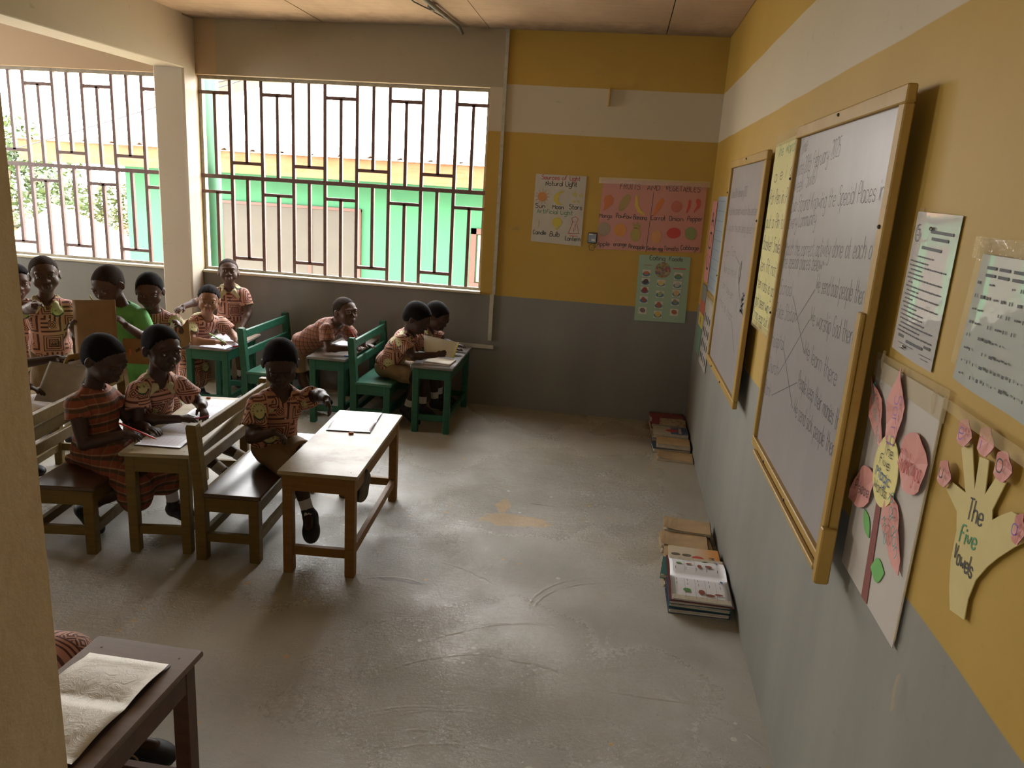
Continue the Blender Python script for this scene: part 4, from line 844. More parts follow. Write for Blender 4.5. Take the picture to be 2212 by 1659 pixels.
s.shape('star_drawing', ink('pale_yellow_crayon', (.50, .42, .12)), [star(-.965, 1.645, .025), star(-.92, 1.64, .02), star(-.97, 1.595, .016), star(-.935, 1.595, .014)], .007)
s.shape('bulb_drawing', ink('yellow_crayon_bulb', (.50, .42, .06)), [oval(-1.080, 1.440, .036, .036, 14), [(-1.092, 1.403), (-1.068, 1.403), (-1.072, 1.385), (-1.088, 1.385)]], .007)
s.shape('candle_drawing', ink('faint_crayon', (.46, .44, .28)), [[(-1.225, 1.39), (-1.215, 1.39), (-1.215, 1.45), (-1.225, 1.45)]], .007)
s.lines('lantern_drawing', INKR, [[(-.99, 1.365), (-.965, 1.45), (-.935, 1.45), (-.915, 1.37), (-.99, 1.365)], [(-.98, 1.35), (-.92, 1.35)], [(-.965, 1.45), (-.975, 1.475), (-.95, 1.49), (-.925, 1.475), (-.935, 1.45)], [(-.955, 1.38), (-.95, 1.44), (-.945, 1.38), (-.94, 1.44)]], .007, .004)
s = Sheet('fruit_poster', 'pink drawn poster of fruits and vegetables on the back wall', 'poster', 'B', (-.40, 1.265))
s.shape('sheet', M['pink_bw'], [[(-.778, 1.268), (-.035, 1.292), (-.040, 1.775), (-.770, 1.762)]], .004, .002)
s.shape('clear_cover', M['tape'], [[(-.80, 1.735), (-.02, 1.748), (-.02, 1.79), (-.80, 1.777)]], .0066, .0004)
s.lines('divider', INK, [[(-.405, 1.70), (-.418, 1.27)]], .007, .003)
s.text('lettering', INK, [("FRUITS", (-.645, 1.705), (-.505, 1.708), .036), ("AND", (-.455, 1.707), (-.365, 1.709), .036), ("VEGETABLES", (-.325, 1.71), (-.085, 1.714), .036), ("Mango", (-.775, 1.495), (-.685, 1.497), .030), ("PawPaw", (-.655, 1.500), (-.545, 1.500), .034), ("Banana", (-.53, 1.498), (-.435, 1.498), .034), ("Carrot", (-.405, 1.502), (-.305, 1.504), .032), ("Onion", (-.278, 1.505), (-.180, 1.507), .032), ("Pepper", (-.150, 1.512), (-.045, 1.516), .034), ("Apple", (-.772, 1.293), (-.685, 1.297), .032), ("orange", (-.655, 1.300), (-.562, 1.302), .030), ("Pineapple", (-.545, 1.292), (-.430, 1.292), .030), ("Garden egg", (-.412, 1.288), (-.300, 1.290), .026), ("Tomato", (-.292, 1.295), (-.190, 1.297), .030), ("Cabbage", (-.172, 1.307), (-.048, 1.312), .032)], .007, .0036)
O = lambda n_, c: ink(n_, c)
s.shape('mango_drawing', O('mango_crayon', (.50, .16, .05)), [[(-.745, 1.65), (-.71, 1.66), (-.685, 1.635), (-.69, 1.595), (-.72, 1.565), (-.755, 1.54), (-.745, 1.58), (-.755, 1.62)]], .007)
s.shape('pawpaw_drawing', O('olive_crayon', (.33, .24, .09)), [oval(-.605, 1.61, .030, .068, 14, -.45)], .007)
s.shape('banana_drawing', O('banana_crayon', (.52, .38, .06)), [[(-.53, 1.665), (-.515, 1.665), (-.505, 1.60), (-.485, 1.565), (-.45, 1.54), (-.46, 1.53), (-.505, 1.55), (-.53, 1.60)]], .007)
s.shape('carrot_drawing', O('carrot_crayon', (.55, .17, .04)), [[(-.38, 1.535), (-.395, 1.535), (-.375, 1.62), (-.345, 1.66), (-.325, 1.645), (-.34, 1.60)]], .007)
s.shape('onion_drawing', O('onion_crayon', (.42, .13, .09)), [oval(-.235, 1.605, .040, .042, 14)], .007)
s.shape('pepper_drawing', O('pepper_crayon', (.48, .06, .04)), [[(-.155, 1.66), (-.14, 1.655), (-.14, 1.61), (-.16, 1.56), (-.165, 1.57), (-.158, 1.61)], [(-.10, 1.67), (-.075, 1.66), (-.072, 1.62), (-.11, 1.57), (-.112, 1.58), (-.095, 1.62), (-.105, 1.65)]], .007)
s.shape('apple_drawing', O('grey_crayon', (.30, .24, .16)), [oval(-.735, 1.415, .045, .050, 16)], .007)
s.shape('orange_drawing', O('orange_fruit_crayon', (.56, .24, .05)), [oval(-.618, 1.415, .043, .046, 16)], .007)
s.shape('pineapple_drawing', O('pineapple_crayon', (.33, .27, .07)), [oval(-.505, 1.39, .036, .050, 14), [(-.525, 1.435), (-.535, 1.475), (-.51, 1.455), (-.50, 1.49), (-.49, 1.455), (-.47, 1.478), (-.482, 1.435)]], .007)
s.shape('garden_egg_drawing', O('garden_egg_crayon', (.52, .25, .10)), [oval(-.355, 1.385, .036, .048, 14)], .007)
s.shape('tomato_drawing', O('tomato_crayon', (.45, .05, .035)), [oval(-.235, 1.42, .050, .038, 16, .15)], .007)
s.shape('cabbage_drawing', O('cabbage_crayon', (.20, .24, .09)), [oval(-.115, 1.425, .040, .048, 11, .3)], .007)
s = Sheet('food_poster', 'pale green poster with small food pictures, lowest on the back wall', 'poster', 'B', (-.275, .765))
s.shape('sheet', M['green_bw'], [[(-.452, .768), (-.082, .776), (-.095, 1.258), (-.462, 1.250)]], .004, .002)
s.text('lettering', INK, [("Eating", (-.385, 1.218), (-.275, 1.220), .032), ("Foods", (-.245, 1.220), (-.150, 1.224), .030)], .007, .0038)
pl = NT('mixed_food_print'); vo = pl.n('ShaderNodeTexVoronoi'); vo.inputs['Scale'].default_value = 90; pl.l(pl.obj(), vo.inputs['Vector']); pl.color(pl.mix(.45, pl.mix(.75, vo.outputs['Color'], (.32, .26, .12), 'MULTIPLY'), (.20, .09, .03))); pl.rough(.5)
s.shape('plate_picture', pl.mat, [oval(-.283, 1.150, .056, .056, 22)], .007)
s.shape('red_bar', INKR, [[(-.21, 1.164), (-.12, 1.166), (-.12, 1.174), (-.21, 1.172)], [(-.42, 1.178), (-.365, 1.179), (-.365, 1.182), (-.42, 1.181)]], .007)
cardm = ink('picture_card_white', (.50, .47, .40)); rimm = ink('blue_plate_rim', (.06, .16, .24))
cols = [((-.398, 1.12), (-.398, 1.058), (-.398, .995), (-.398, .925), (-.398, .845)), ((-.285, 1.055), (-.285, .975), (-.285, .895), (-.285, .825)), ((-.168, 1.115), (-.168, 1.052), (-.168, .990), (-.168, .925), (-.168, .850))]
fc = [(.35, .11, .06), (.07, .05, .04), (.22, .04, .03), (.28, .07, .04), (.16, .11, .10), (.50, .38, .14), (.25, .30, .13), (.30, .09, .04), (.50, .36, .07), (.12, .18, .06), (.36, .33, .27), (.45, .32, .13), (.20, .17, .11), (.30, .10, .04)]; k = 0
s.shape('picture_card', cardm, [[(x-.030, z-.026), (x+.030, z-.026), (x+.030, z+.026), (x-.030, z+.026)] for c in cols for x, z in c], .0068, .0004)
s.shape('plate_rim', rimm, [oval(x, z-.006, .029, .017, 14) for c in cols for x, z in c[:4]], .0073, .0004)
for c in cols:
    for x, z in c: s.shape('food_picture', ink('food_print', fc[k]), [oval(x, z+.002, .022, .014+.003*(k % 3), 9, k*.7)], .0078, .0004); k += 1

# ------------------------------------------------------------------ books on the floor along the right wall
M['kraft'] = simple('brown_kraft_cover', (.40, .27, .13), .75, .15, 18, .15)
def cover_print(name, base, spots, scale=22):
    m = NT(name); p = m.obj(); vo = m.n('ShaderNodeTexVoronoi'); vo.inputs['Scale'].default_value = scale; m.l(p, vo.inputs['Vector']); n = m.noise(9, 2, .5, p)
    c = m.mix(m.math('LESS_THAN', vo.outputs['Distance'], .42), base, spots); c = m.mix(m.ramp(n, (.56, 0.0), (.57, 1.0)), base, c); m.color(c); m.rough(.35); return m.mat
def floor_book(cx, cy, z, w, l, th, cover, label, rz=0.0, group='floor books', curl=0.0, pages=1, extra=None):
    t = empty('textbook', (cx, cy, z), rz, label, 'book', group)
    def cov(b):
        b.box(-w/2, w/2, -l/2, l/2, 0, .002); b.box(w/2-.003, w/2, -l/2, l/2, 0, th)
        vs = []; fs = []; n = 10
        for i in range(n+1):
            x = -w/2+w*i/n
            for yy in (-l/2, l/2):
                k = curl*max(0, 1-i/n*2.2)**2*(1 if yy < 0 else .4); vs += [(x, yy, th+k), (x, yy, th-.002+k)]
        for i in range(n):
            a = 4*i; fs += [(a, a+4, a+6, a+2), (a+1, a+3, a+7, a+5), (a, a+1, a+5, a+4), (a+2, a+6, a+7, a+3)]
        fs += [(0, 2, 3, 1), (4*n, 4*n+1, 4*n+3, 4*n+2)]; b.add(vs, fs)
    part('cover', cover, t, cov)
    def blk(b):
        n = max(1, pages)
        for k in range(n): o = .003*((k*7) % 3); b.box(-w/2+.004+o, w/2-.004, -l/2+.003+o*.5, l/2-.004, .002+(th-.004)*k/n, .002+(th-.004)*(k+.9)/n)
    part('page_block', M['page_edge'], t, blk)
    if extra: extra(t, w, l, th)
    return t
M['page_edge'] = simple('yellowed_page_edges', (.46, .40, .30), .85, .2, 60)
M['teal'] = simple('teal_cover', (.03, .13, .12), .4, .1); M['maroon'] = simple('maroon_cover', (.12, .03, .03), .4, .1); M['dark_cover'] = simple('dark_blue_cover', (.03, .05, .09), .4, .1)
FB = 'books stacked on the floor along the right wall'
# near pile, front part
floor_book(-.150, 2.985, .000, .25, .20, .020, M['dark_cover'], 'lowest dark book at the near end of the near floor pile', .02, FB, pages=2)
floor_book(-.145, 2.995, .021, .25, .20, .018, M['teal'], 'teal book second from the floor in the near pile', -.02, FB, pages=2)
floor_book(-.150, 2.990, .040, .25, .20, .014, M['dark_cover'], 'thin dark book third from the floor in the near pile', .03, FB)
floor_book(-.160, 3.19, .000, .25, .18, .030, M['kraft'], 'yellowed book on the floor under the back of the open textbook', .02, FB, pages=3)
floor_book(-.165, 3.19, .031, .25, .18, .016, M['teal'], 'teal book with bent corner sticking out left under the open textbook', -.12, FB, curl=.01)
ob = empty('open_textbook', (-.135, 3.085, .056), -.02, 'open picture textbook with printed pages on top of the near floor pile', 'book', FB)
part('cover', M['maroon'], ob, lambda b: b.box(-.135, .125, -.205, .205, 0, .003))
for s_ in (-1, 1): part('page_block', M['paper_plain'], ob, lambda b: page(b, -.125, .118, 0, s_*.198, .010, .014 if s_ > 0 else .008, 8, 0, -.004, 3), True)
part('page_stack', M['page_edge'], ob, lambda b: b.box(-.122, .115, -.195, .195, .003, .009))
zt = .0105
def pz(y): t_ = min(1, abs(y)/.198); return .0108+(.014 if y > 0 else .008)*math.sin(math.pi*min(1, t_*1.15))-.004*t_*t_
def spot(b, x, y, rx, ry, n=9): b.add([(x+rx*math.cos(a), y+ry*math.sin(a), pz(y+ry*math.sin(a))+.0016) for a in [2*math.pi*k/n for k in range(n)]]+[(x, y, pz(y)+.0017)], [(k, (k+1) % n, n) for k in range(n)])
part('picture', ink('print_green', (.10, .26, .07)), ob, lambda b: (spot(b, -.085, .10, .013, .010), spot(b, -.06, -.125, .017, .013), spot(b, .035, .165, .014, .006), ))
part('picture', ink('print_brown', (.26, .07, .04)), ob, lambda b: (spot(b, .045, .09, .016, .012), spot(b, .07, -.135, .018, .006), spot(b, -.04, .155, .020, .004), spot(b, .005, .085, .010, .018), spot(b, .0, -.13, .014, .017), spot(b, .035, -.145, .020, .008), spot(b, -.04, .10, .014, .008)))
part('print_lines', INK, ob, lambda b: ([b.ribbon([(-.11+.048*k, y, pz(y)+.0016) for y in (.03, .07, .11, .15, .18)], .0007, (0, 0, 1)) for k in range(5)]+[b.ribbon([(-.11+.043*k, y, pz(y)+.0016) for y in (-.02, -.06, -.10, -.14, -.18)], .0007, (0, 0, 1)) for k in range(6)]+[b.ribbon([(-.10+.045*k, y, pz(y)+.0016), (-.10+.045*k, y+.022, pz(y+.022)+.0016)], .0018, (0, 0, 1)) for k in range(5) for y in (.045, -.05, -.09)]))
part('heading_mark', INKB, ob, lambda b: (spot(b, .085, .155, .006, .012), spot(b, .09, -.02, .006, .012)))
om = NT('orange_cover_print'); _v = om.obj(); _x, _y, _z = om.xyz(_v); om.color(om.mix(om.ramp(_x, (.0, 0.0), (.09, 1.0)), (.60, .50, .36), (.62, .25, .035))); om.b.inputs['Roughness'].default_value = .3
def math_title(t, w, l, th):
    part('title', INK, t, lambda b: write(b, "MATHS", (.065, .0, th+.0006), (.065, -.085, th+.0006), (0, 0, 1), .030, .005, .0, 0, 0, up=(1, 0, 0)))
    part('picture', ink('red_print', (.5, .05, .03)), t, lambda b: flat(b, [(x, y, th+.0004) for x, y in oval(.015, -.02, .028, .022, 16)], .0003, (0, 0, 1)))
    part('picture', ink('dark_print', (.12, .10, .06)), t, lambda b: [flat(b, [(x, y, th+.0004) for x, y in oval(c, .0, .022, .014, 14)], .0003, (0, 0, 1)) for c in (-.085, -.035)])
floor_book(-.135, 3.315, .048, .235, .17, .010, om.mat, 'orange mathematics textbook partly under the open textbook', -.03, FB, extra=math_title)
floor_book(-.140, 3.34, .000, .25, .17, .022, M['kraft'], 'worn book lying on the floor under the orange textbook', .03, FB, pages=2)
floor_book(-.145, 3.345, .023, .25, .17, .024, M['kraft'], 'brown-covered book directly beneath the orange textbook', -.03, FB, pages=2)
floor_book(-.155, 3.52, .000, .25, .17, .030, M['kraft'], 'thick brown book on the floor behind the orange textbook', .04, FB, pages=3)
floor_book(-.165, 3.50, .031, .225, .16, .015, M['kraft'], 'brown kraft-covered book with torn left edge in the near pile', -.05, FB, curl=.012)
floor_book(-.140, 3.665, .000, .23, .14, .040, M['kraft'], 'thick brown book at the far end of the near pile', -.02, FB, pages=3)
floor_book(-.140, 3.66, .041, .235, .15, .015, M['kraft'], 'brown kraft book with a curled corner topping the far end of the near pile', -.06, FB, curl=.014)
# far pile by the corner
floor_book(-.120, 4.86, .000, .235, .17, .016, M['kraft'], 'brown book with a lifted corner at the near end of the corner pile', -.04, FB, curl=.018)
floor_book(-.140, 5.02, .000, .25, .16, .030, M['dark_cover'], 'grey-blue worn book on the floor in the corner pile', .05, FB, pages=3)
floor_book(-.125, 5.03, .031, .225, .16, .030, M['kraft'], 'thick brown book near the front of the corner pile', -.04, FB, pages=3)
floor_book(-.135, 5.215, .000, .25, .17, .040, M['dark_cover'], 'thick worn book under the blue textbook in the corner', .02, FB, pages=4)
bm = NT('blue_cover_print'); _v = bm.obj(); _x, _y, _z = bm.xyz(_v); _c = bm.mix(bm.ramp(_x, (-.06, 0.0), (-.03, 1.0)), (.42, .38, .30), (.04, .08, .17)); bm.color(bm.mix(bm.ramp(bm.noise(12, 3, .6, _v), (.6, 0.0), (.62, .6)), _c, (.25, .28, .30))); bm.b.inputs['Roughness'].default_value = .3
def blue_extra(t, w, l, th):
    part('picture', ink('red_cover_blob', (.42, .06, .04)), t, lambda b: flat(b, [(x, y, th+.0004) for x, y in oval(.01, -.01, .045, .030, 16, .2)], .0003, (0, 0, 1)))
    part('title', ink('pale_title_panel', (.45, .38, .33)), t, lambda b: flat(b, [(.055, -.07, th+.0004), (.075, -.07, th+.0004), (.075, .06, th+.0004), (.055, .06, th+.0004)], .0003, (0, 0, 1)))
floor_book(-.135, 5.22, .041, .245, .17, .040, bm.mat, 'blue textbook with a red picture topping the corner pile', -.03, FB, pages=4, extra=blue_extra)
floor_book(-.140, 5.40, .000, .25, .17, .055, M['maroon'], 'thick maroon book under the white-and-red textbook in the corner', .03, FB, pages=4)
wm = NT('white_red_cover_print'); _v = wm.obj(); _x, _y, _z = wm.xyz(_v); _vo = wm.n('ShaderNodeTexVoronoi'); _vo.inputs['Scale'].default_value = 26; wm.l(_v, _vo.inputs['Vector'])
_c = wm.mix(wm.math('LESS_THAN', _vo.outputs['Distance'], .30), (.46, .38, .25), (.16, .07, .03)); wm.color(wm.mix(wm.math('LESS_THAN', _x, -.065), _c, (.20, .025, .025))); wm.b.inputs['Roughness'].default_value = .3
floor_book(-.135, 5.42, .056, .245, .17, .026, wm.mat, 'white-and-red picture-cover textbook in the corner pile', -.06, FB, pages=2)
floor_book(-.145, 5.575, .000, .25, .13, .085, cover_print('red_yellow_cover', (.20, .03, .03), (.45, .28, .05)), 'red and yellow textbook furthest into the corner', .03, FB, pages=6)
# ------------------------------------------------------------------ people: smooth distance fields turned into one continuous surface each
class Field:
    def __init__(self, lo, hi, vox):
        self.lo = np.array(lo, np.float32)-3*vox; self.vox = vox; self.n = np.ceil((np.array(hi)-np.array(lo))/vox).astype(int)+6
        self.D = np.full(tuple(self.n), .06, np.float32)
    def sub(self, lo, hi):
        a = np.clip(np.floor((np.array(lo)-self.lo)/self.vox).astype(int), 0, self.n-1); b = np.clip(np.ceil((np.array(hi)-self.lo)/self.vox).astype(int)+1, 1, self.n)
        if (b <= a).any(): return None, None
        sl = tuple(slice(i, j) for i, j in zip(a, b)); ax = [self.lo[k]+self.vox*np.arange(a[k], b[k], dtype=np.float32) for k in range(3)]
        return sl, (ax[0][:, None, None], ax[1][None, :, None], ax[2][None, None, :])
    def put(self, fn, lo, hi, k, sgn=1):
        sl, P = self.sub(lo, hi)
        if sl is None: return
        d = fn(P); A = self.D[sl]; k = max(k, 1e-5)
        if sgn > 0: h = np.clip(.5+.5*(A-d)/k, 0, 1); self.D[sl] = A*(1-h)+d*h-k*h*(1-h)
        else: h = np.clip(.5-.5*(A+d)/k, 0, 1); self.D[sl] = A*(1-h)-d*h+k*h*(1-h)
    def cap(self, a, b, ra, rb, k=.01, sgn=1, sq=None):
        """tapered capsule; sq=(axis, factor) squashes the section along a direction"""
        a = np.array(a, np.float32); b = np.array(b, np.float32); ab = b-a; L2 = float(ab@ab)+1e-9; m = max(ra, rb)+.03
        if sq is not None: ax = np.array(sq[0], np.float32); ax /= np.linalg.norm(ax); fac = sq[1]-1
        def fn(P):
            X, Y, Z = P[0]-a[0], P[1]-a[1], P[2]-a[2]; t = np.clip((X*ab[0]+Y*ab[1]+Z*ab[2])/L2, 0, 1)
            dx, dy, dz = X-t*ab[0], Y-t*ab[1], Z-t*ab[2]
            if sq is not None: q = (dx*ax[0]+dy*ax[1]+dz*ax[2])*fac; dx = dx+q*ax[0]; dy = dy+q*ax[1]; dz = dz+q*ax[2]
            return np.sqrt(dx*dx+dy*dy+dz*dz)-(ra+(rb-ra)*t)
        self.put(fn, np.minimum(a, b)-m, np.maximum(a, b)+m, k, sgn)
    def sleeve(self, a, b, ra, rb, k=.01):
        """tapered capsule from a cut square at b"""
        a = np.array(a, np.float32); b = np.array(b, np.float32); ab = b-a; L = float(np.linalg.norm(ab)); u = ab/L; m = max(ra, rb)+.03
        def fn(P):
            X, Y, Z = P[0]-a[0], P[1]-a[1], P[2]-a[2]; s = X*u[0]+Y*u[1]+Z*u[2]; t = np.clip(s/L, 0, 1.3)
            dx, dy, dz = X-t*ab[0], Y-t*ab[1], Z-t*ab[2]; return np.maximum(np.sqrt(dx*dx+dy*dy+dz*dz)-(ra+(rb-ra)*t), s-L)
        self.put(fn, np.minimum(a, b)-m, np.maximum(a, b)+m, k)
    def ell(self, c, r, R=None, k=.01, sgn=1):
        c = np.array(c, np.float32); r = np.array(r, np.float32); m = float(r.max())+.03; Rm = np.eye(3, dtype=np.float32) if R is None else np.array(R, np.float32)
        def fn(P):
            X, Y, Z = P[0]-c[0], P[1]-c[1], P[2]-c[2]; q = [X*Rm[0][i]+Y*Rm[1][i]+Z*Rm[2][i] for i in range(3)]
            k0 = np.sqrt(sum((q[i]/r[i])**2 for i in range(3))); k1 = np.sqrt(sum((q[i]/r[i]**2)**2 for i in range(3)))+1e-6
            return k0*(k0-1)/k1
        self.put(fn, c-m, c+m, k, sgn)
    def plane(self, p, n, k=.004, lo=None, hi=None):
        """cut away the side n points to, inside an optional box"""
        p = np.array(p, np.float32); n = np.array(n, np.float32); n /= np.linalg.norm(n)
        fn = lambda P: -((P[0]-p[0])*n[0]+(P[1]-p[1])*n[1]+(P[2]-p[2])*n[2])
        self.put(fn, self.lo if lo is None else lo, self.lo+self.n*self.vox if hi is None else hi, k, -1)
    def ripple(self, fn): 
        sl, P = self.sub(self.lo, self.lo+self.n*self.vox); self.D[sl] += fn(*P)
    def mesh(self):
        D = self.D; S = D < 0; nx, ny, nz = D.shape
        c = np.zeros((nx-1, ny-1, nz-1), np.uint8)
        for i in (0, 1):
            for j in (0, 1):
                for k in (0, 1): c += S[i:nx-1+i, j:ny-1+j, k:nz-1+k]
        act = (c > 0) & (c < 8); I = np.argwhere(act); idx = np.full(act.shape, -1, np.int32); idx[tuple(I.T)] = np.arange(len(I), dtype=np.int32)
        offs = [(i, j, k) for i in (0, 1) for j in (0, 1) for k in (0, 1)]; V8 = [D[I[:, 0]+o[0], I[:, 1]+o[1], I[:, 2]+o[2]] for o in offs]
        acc = np.zeros((len(I), 3)); cnt = np.zeros(len(I))
        for a in range(8):
            for b in range(a+1, 8):
                df = [offs[b][q]-offs[a][q] for q in range(3)]
                if sum(abs(v) for v in df) != 1: continue
                va, vb = V8[a], V8[b]; m = (va < 0) != (vb < 0); t = np.where(m, va/(va-vb+1e-12), 0)
                acc += m[:, None]*(np.array(offs[a])+t[:, None]*np.array(df)); cnt += m
        V = self.lo+self.vox*(I+acc/cnt[:, None]); F = []
        for ax in range(3):
            s0 = [slice(1, -1)]*3; s0[ax] = slice(0, -1); s1 = [slice(1, -1)]*3; s1[ax] = slice(1, None)
            A = S[tuple(s0)]; B = S[tuple(s1)]; E = np.argwhere(A != B)
            if not len(E): continue
            e = E.copy(); u, w = [(1, 2), (2, 0), (0, 1)][ax]
            for q in range(3):
                if q != ax: e[:, q] += 1
            def g(du, dw): t = e.copy(); t[:, u] -= du; t[:, w] -= dw; return idx[t[:, 0], t[:, 1], t[:, 2]]
            Q = np.stack([g(0, 0), g(1, 0), g(1, 1), g(0, 1)], 1); fl = ~A[tuple(E.T)]; Q[fl] = Q[fl][:, ::-1]
            F.append(Q[(Q >= 0).all(1)])
        return V, np.concatenate(F) if F else np.zeros((0, 4), int)
def mesh_obj(name, V, F, mat, parent, Minv, smooth_iter=0):
    V = np.asarray(V, np.float64)
    if smooth_iter:
        for _ in range(smooth_iter):
            acc = np.zeros_like(V); cnt = np.zeros(len(V))
            for a in range(4):
                for q in (1, 3): np.add.at(acc, F[:, a], V[F[:, (a+q) % 4]]); np.add.at(cnt, F[:, a], 1)
            V = V*.5+.5*acc/np.maximum(cnt, 1)[:, None]
    W = np.c_[V, np.ones(len(V))] @ np.array(Minv).T
    me = bpy.data.meshes.new(name); me.vertices.add(len(V)); me.vertices.foreach_set('co', W[:, :3].ravel()); me.loops.add(len(F)*4); me.loops.foreach_set('vertex_index', F.ravel().astype(np.int32))
    me.polygons.add(len(F)); me.polygons.foreach_set('loop_start', np.arange(len(F), dtype=np.int32)*4); me.polygons.foreach_set('use_smooth', np.ones(len(F), bool))
    me.update(calc_edges=True); me.materials.append(mat); o = bpy.data.objects.new(name, me); return link(o, parent)

def skin_mat(name, c):
    m = NT(name); n = m.noise(30, 4, .6, m.obj()); m.color(m.mix(m.ramp(n, (.3, 0.0), (.7, 1.0)), tuple(k*.86 for k in c), tuple(k*1.12 for k in c))); m.rough(m.mixf(n, .46, .6)); m.b.inputs['Specular IOR Level'].default_value = .38
    m.b.inputs['Subsurface Weight'].default_value = .08; m.b.inputs['Subsurface Radius'].default_value = (.01, .004, .002); m.bump(n, .06, .002); return m.mat
M['skin'] = skin_mat('deep_brown_skin', (.046, .022, .014)); M['skin_mid'] = skin_mat('brown_skin', (.085, .042, .026)); M['skin_light'] = skin_mat('light_brown_skin', (.24, .115, .065))
M['lips'] = skin_mat('dark_rose_lips', (.070, .030, .022)); M['lips_light'] = skin_mat('rose_lips', (.30, .12, .085))
def hair_mat(name, c):
    m = NT(name); p = m.obj(); n = m.noise(260, 3, .8, p); m.color(m.mix(m.ramp(n, (.4, 0.0), (.65, 1.0)), tuple(k*.5 for k in c), tuple(k*1.6 for k in c))); m.rough(.95); m.b.inputs['Specular IOR Level'].default_value = .12; m.bump(n, .8, .004); return m.mat
M['hair'] = hair_mat('short_black_hair', (.009, .007, .006)); M['hair_shaved'] = hair_mat('shaved_hair', (.034, .023, .017))
def eye_mats():
    w = simple('eye_white', (.34, .30, .26), .3, .02); i = simple('dark_iris', (.010, .006, .004), .15, .02); return [w, i]
EYE = eye_mats()
def box_uv(m):
    tc = m.n('ShaderNodeTexCoord'); p = tc.outputs['Object']; nx, ny, nz = m.xyz(tc.outputs['Normal']); x, y, z = m.xyz(p)
    ax, ay, az = (m.math('ABSOLUTE', q) for q in (nx, ny, nz)); side = m.math('GREATER_THAN', ax, ay); u = m.mixf(side, x, y); top = m.math('GREATER_THAN', az, .86)
    return u, m.mixf(top, z, m.math('ADD', y, .5)), p
def uniform_cloth(name, ox=0.0):
    """salmon print of nested squares in dark lines with yellow-green round badges"""
    m = NT(name); u, v, p = box_uv(m); w = m.noise(7, 2, .5, p); u = m.math('ADD', u, m.math('MULTIPLY', m.math('SUBTRACT', w, .5), .018)); v = m.math('ADD', v, m.math('MULTIPLY', m.math('SUBTRACT', m.noise(6, 2, .5, m.mapping(p, loc=(3, 2, 1))), .5), .018))
    u = m.math('ADD', u, 3.0+ox); v = m.math('ADD', v, 3.0+ox*.7); T = .112
    su = m.math('DIVIDE', u, T); sv = m.math('DIVIDE', v, T); fu = m.math('SUBTRACT', m.math('FRACT', su), .5); fv = m.math('SUBTRACT', m.math('FRACT', sv), .5)
    wn = m.n('ShaderNodeTexWhiteNoise', noise_dimensions='2D'); m.l(m.comb(m.math('FLOOR', su), m.math('FLOOR', sv)), wn.inputs['Vector']); rnd_ = wn.outputs['Value']
    a = m.math('ABSOLUTE', fu); b = m.math('ABSOLUTE', fv); sq = m.math('MAXIMUM', a, b); df = m.math('MAXIMUM', m.math('ABSOLUTE', m.math('SUBTRACT', fu, .5)), m.math('ABSOLUTE', m.math('SUBTRACT', fv, .5)))
    d = m.mixf(m.math('GREATER_THAN', rnd_, .62), sq, m.math('MULTIPLY', df, .5)); ln = m.math('GREATER_THAN', m.math('FRACT', m.math('MULTIPLY', d, 9.0)), .58)
    dia = m.math('ADD', a, b); dl = m.math('MULTIPLY', m.math('LESS_THAN', sq, .18), m.math('GREATER_THAN', m.math('FRACT', m.math('MULTIPLY', dia, 9.0)), .5)); ln = m.mixf(m.math('LESS_THAN', sq, .17), ln, dl)
    tone = m.noise(5, 3, .6, p); base = m.mix(m.ramp(tone, (.35, 0.0), (.65, 1.0)), (.44, .195, .135), (.51, .285, .20)); c = m.mix(m.math('MULTIPLY', ln, .93), base, (.060, .014, .012))
    # badges on a coarser grid
    B = .165; bu = m.math('DIVIDE', m.math('ADD', u, .031), B); bv = m.math('DIVIDE', m.math('ADD', v, .047), B)
    bu = m.math('ADD', bu, m.math('MULTIPLY', m.math('FLOOR', bv), .5)); gu = m.math('MULTIPLY', m.math('SUBTRACT', m.math('FRACT', bu), .5), B); gv = m.math('MULTIPLY', m.math('SUBTRACT', m.math('FRACT', bv), .5), B)
    r = m.math('SQRT', m.math('ADD', m.math('MULTIPLY', gu, gu), m.math('MULTIPLY', gv, gv))); w2 = m.n('ShaderNodeTexWhiteNoise', noise_dimensions='2D'); m.l(m.comb(m.math('FLOOR', bu), m.math('FLOOR', bv)), w2.inputs['Vector'])
    on = m.math('GREATER_THAN', w2.outputs['Value'], .18); disc = m.math('MULTIPLY', on, m.math('LESS_THAN', r, .034)); c = m.mix(disc, c, (.50, .47, .24))
    ang = m.math('ARCTAN2', gv, gu); tick = m.math('GREATER_THAN', m.math('SINE', m.math('MULTIPLY', ang, 16.0)), -.1); ring = m.math('MULTIPLY', m.math('MULTIPLY', m.math('GREATER_THAN', r, .0235), m.math('LESS_THAN', r, .0305)), tick)
    upper = m.math('GREATER_THAN', gv, -.012); c = m.mix(m.math('MULTIPLY', m.math('MULTIPLY', disc, ring), m.math('MULTIPLY', upper, .6)), c, (.05, .06, .04))
    low = m.math('MULTIPLY', m.math('MULTIPLY', m.math('GREATER_THAN', r, .026), m.math('LESS_THAN', r, .034)), m.math('LESS_THAN', gv, -.012)); c = m.mix(m.math('MULTIPLY', disc, low), c, (.035, .06, .035))
    sp = m.math('LESS_THAN', m.math('ADD', m.math('ABSOLUTE', m.math('SUBTRACT', m.math('ABSOLUTE', gu), .0095)), m.math('MULTIPLY', m.math('ABSOLUTE', m.math('SUBTRACT', gv, .002)), 1.2)), .0065); c = m.mix(m.math('MULTIPLY', m.math('MULTIPLY', disc, sp), .7), c, (.08, .09, .06))
    m.color(c); m.rough(.85); m.bump(m.noise(16, 3, .6, p), .35, .012); return m.mat
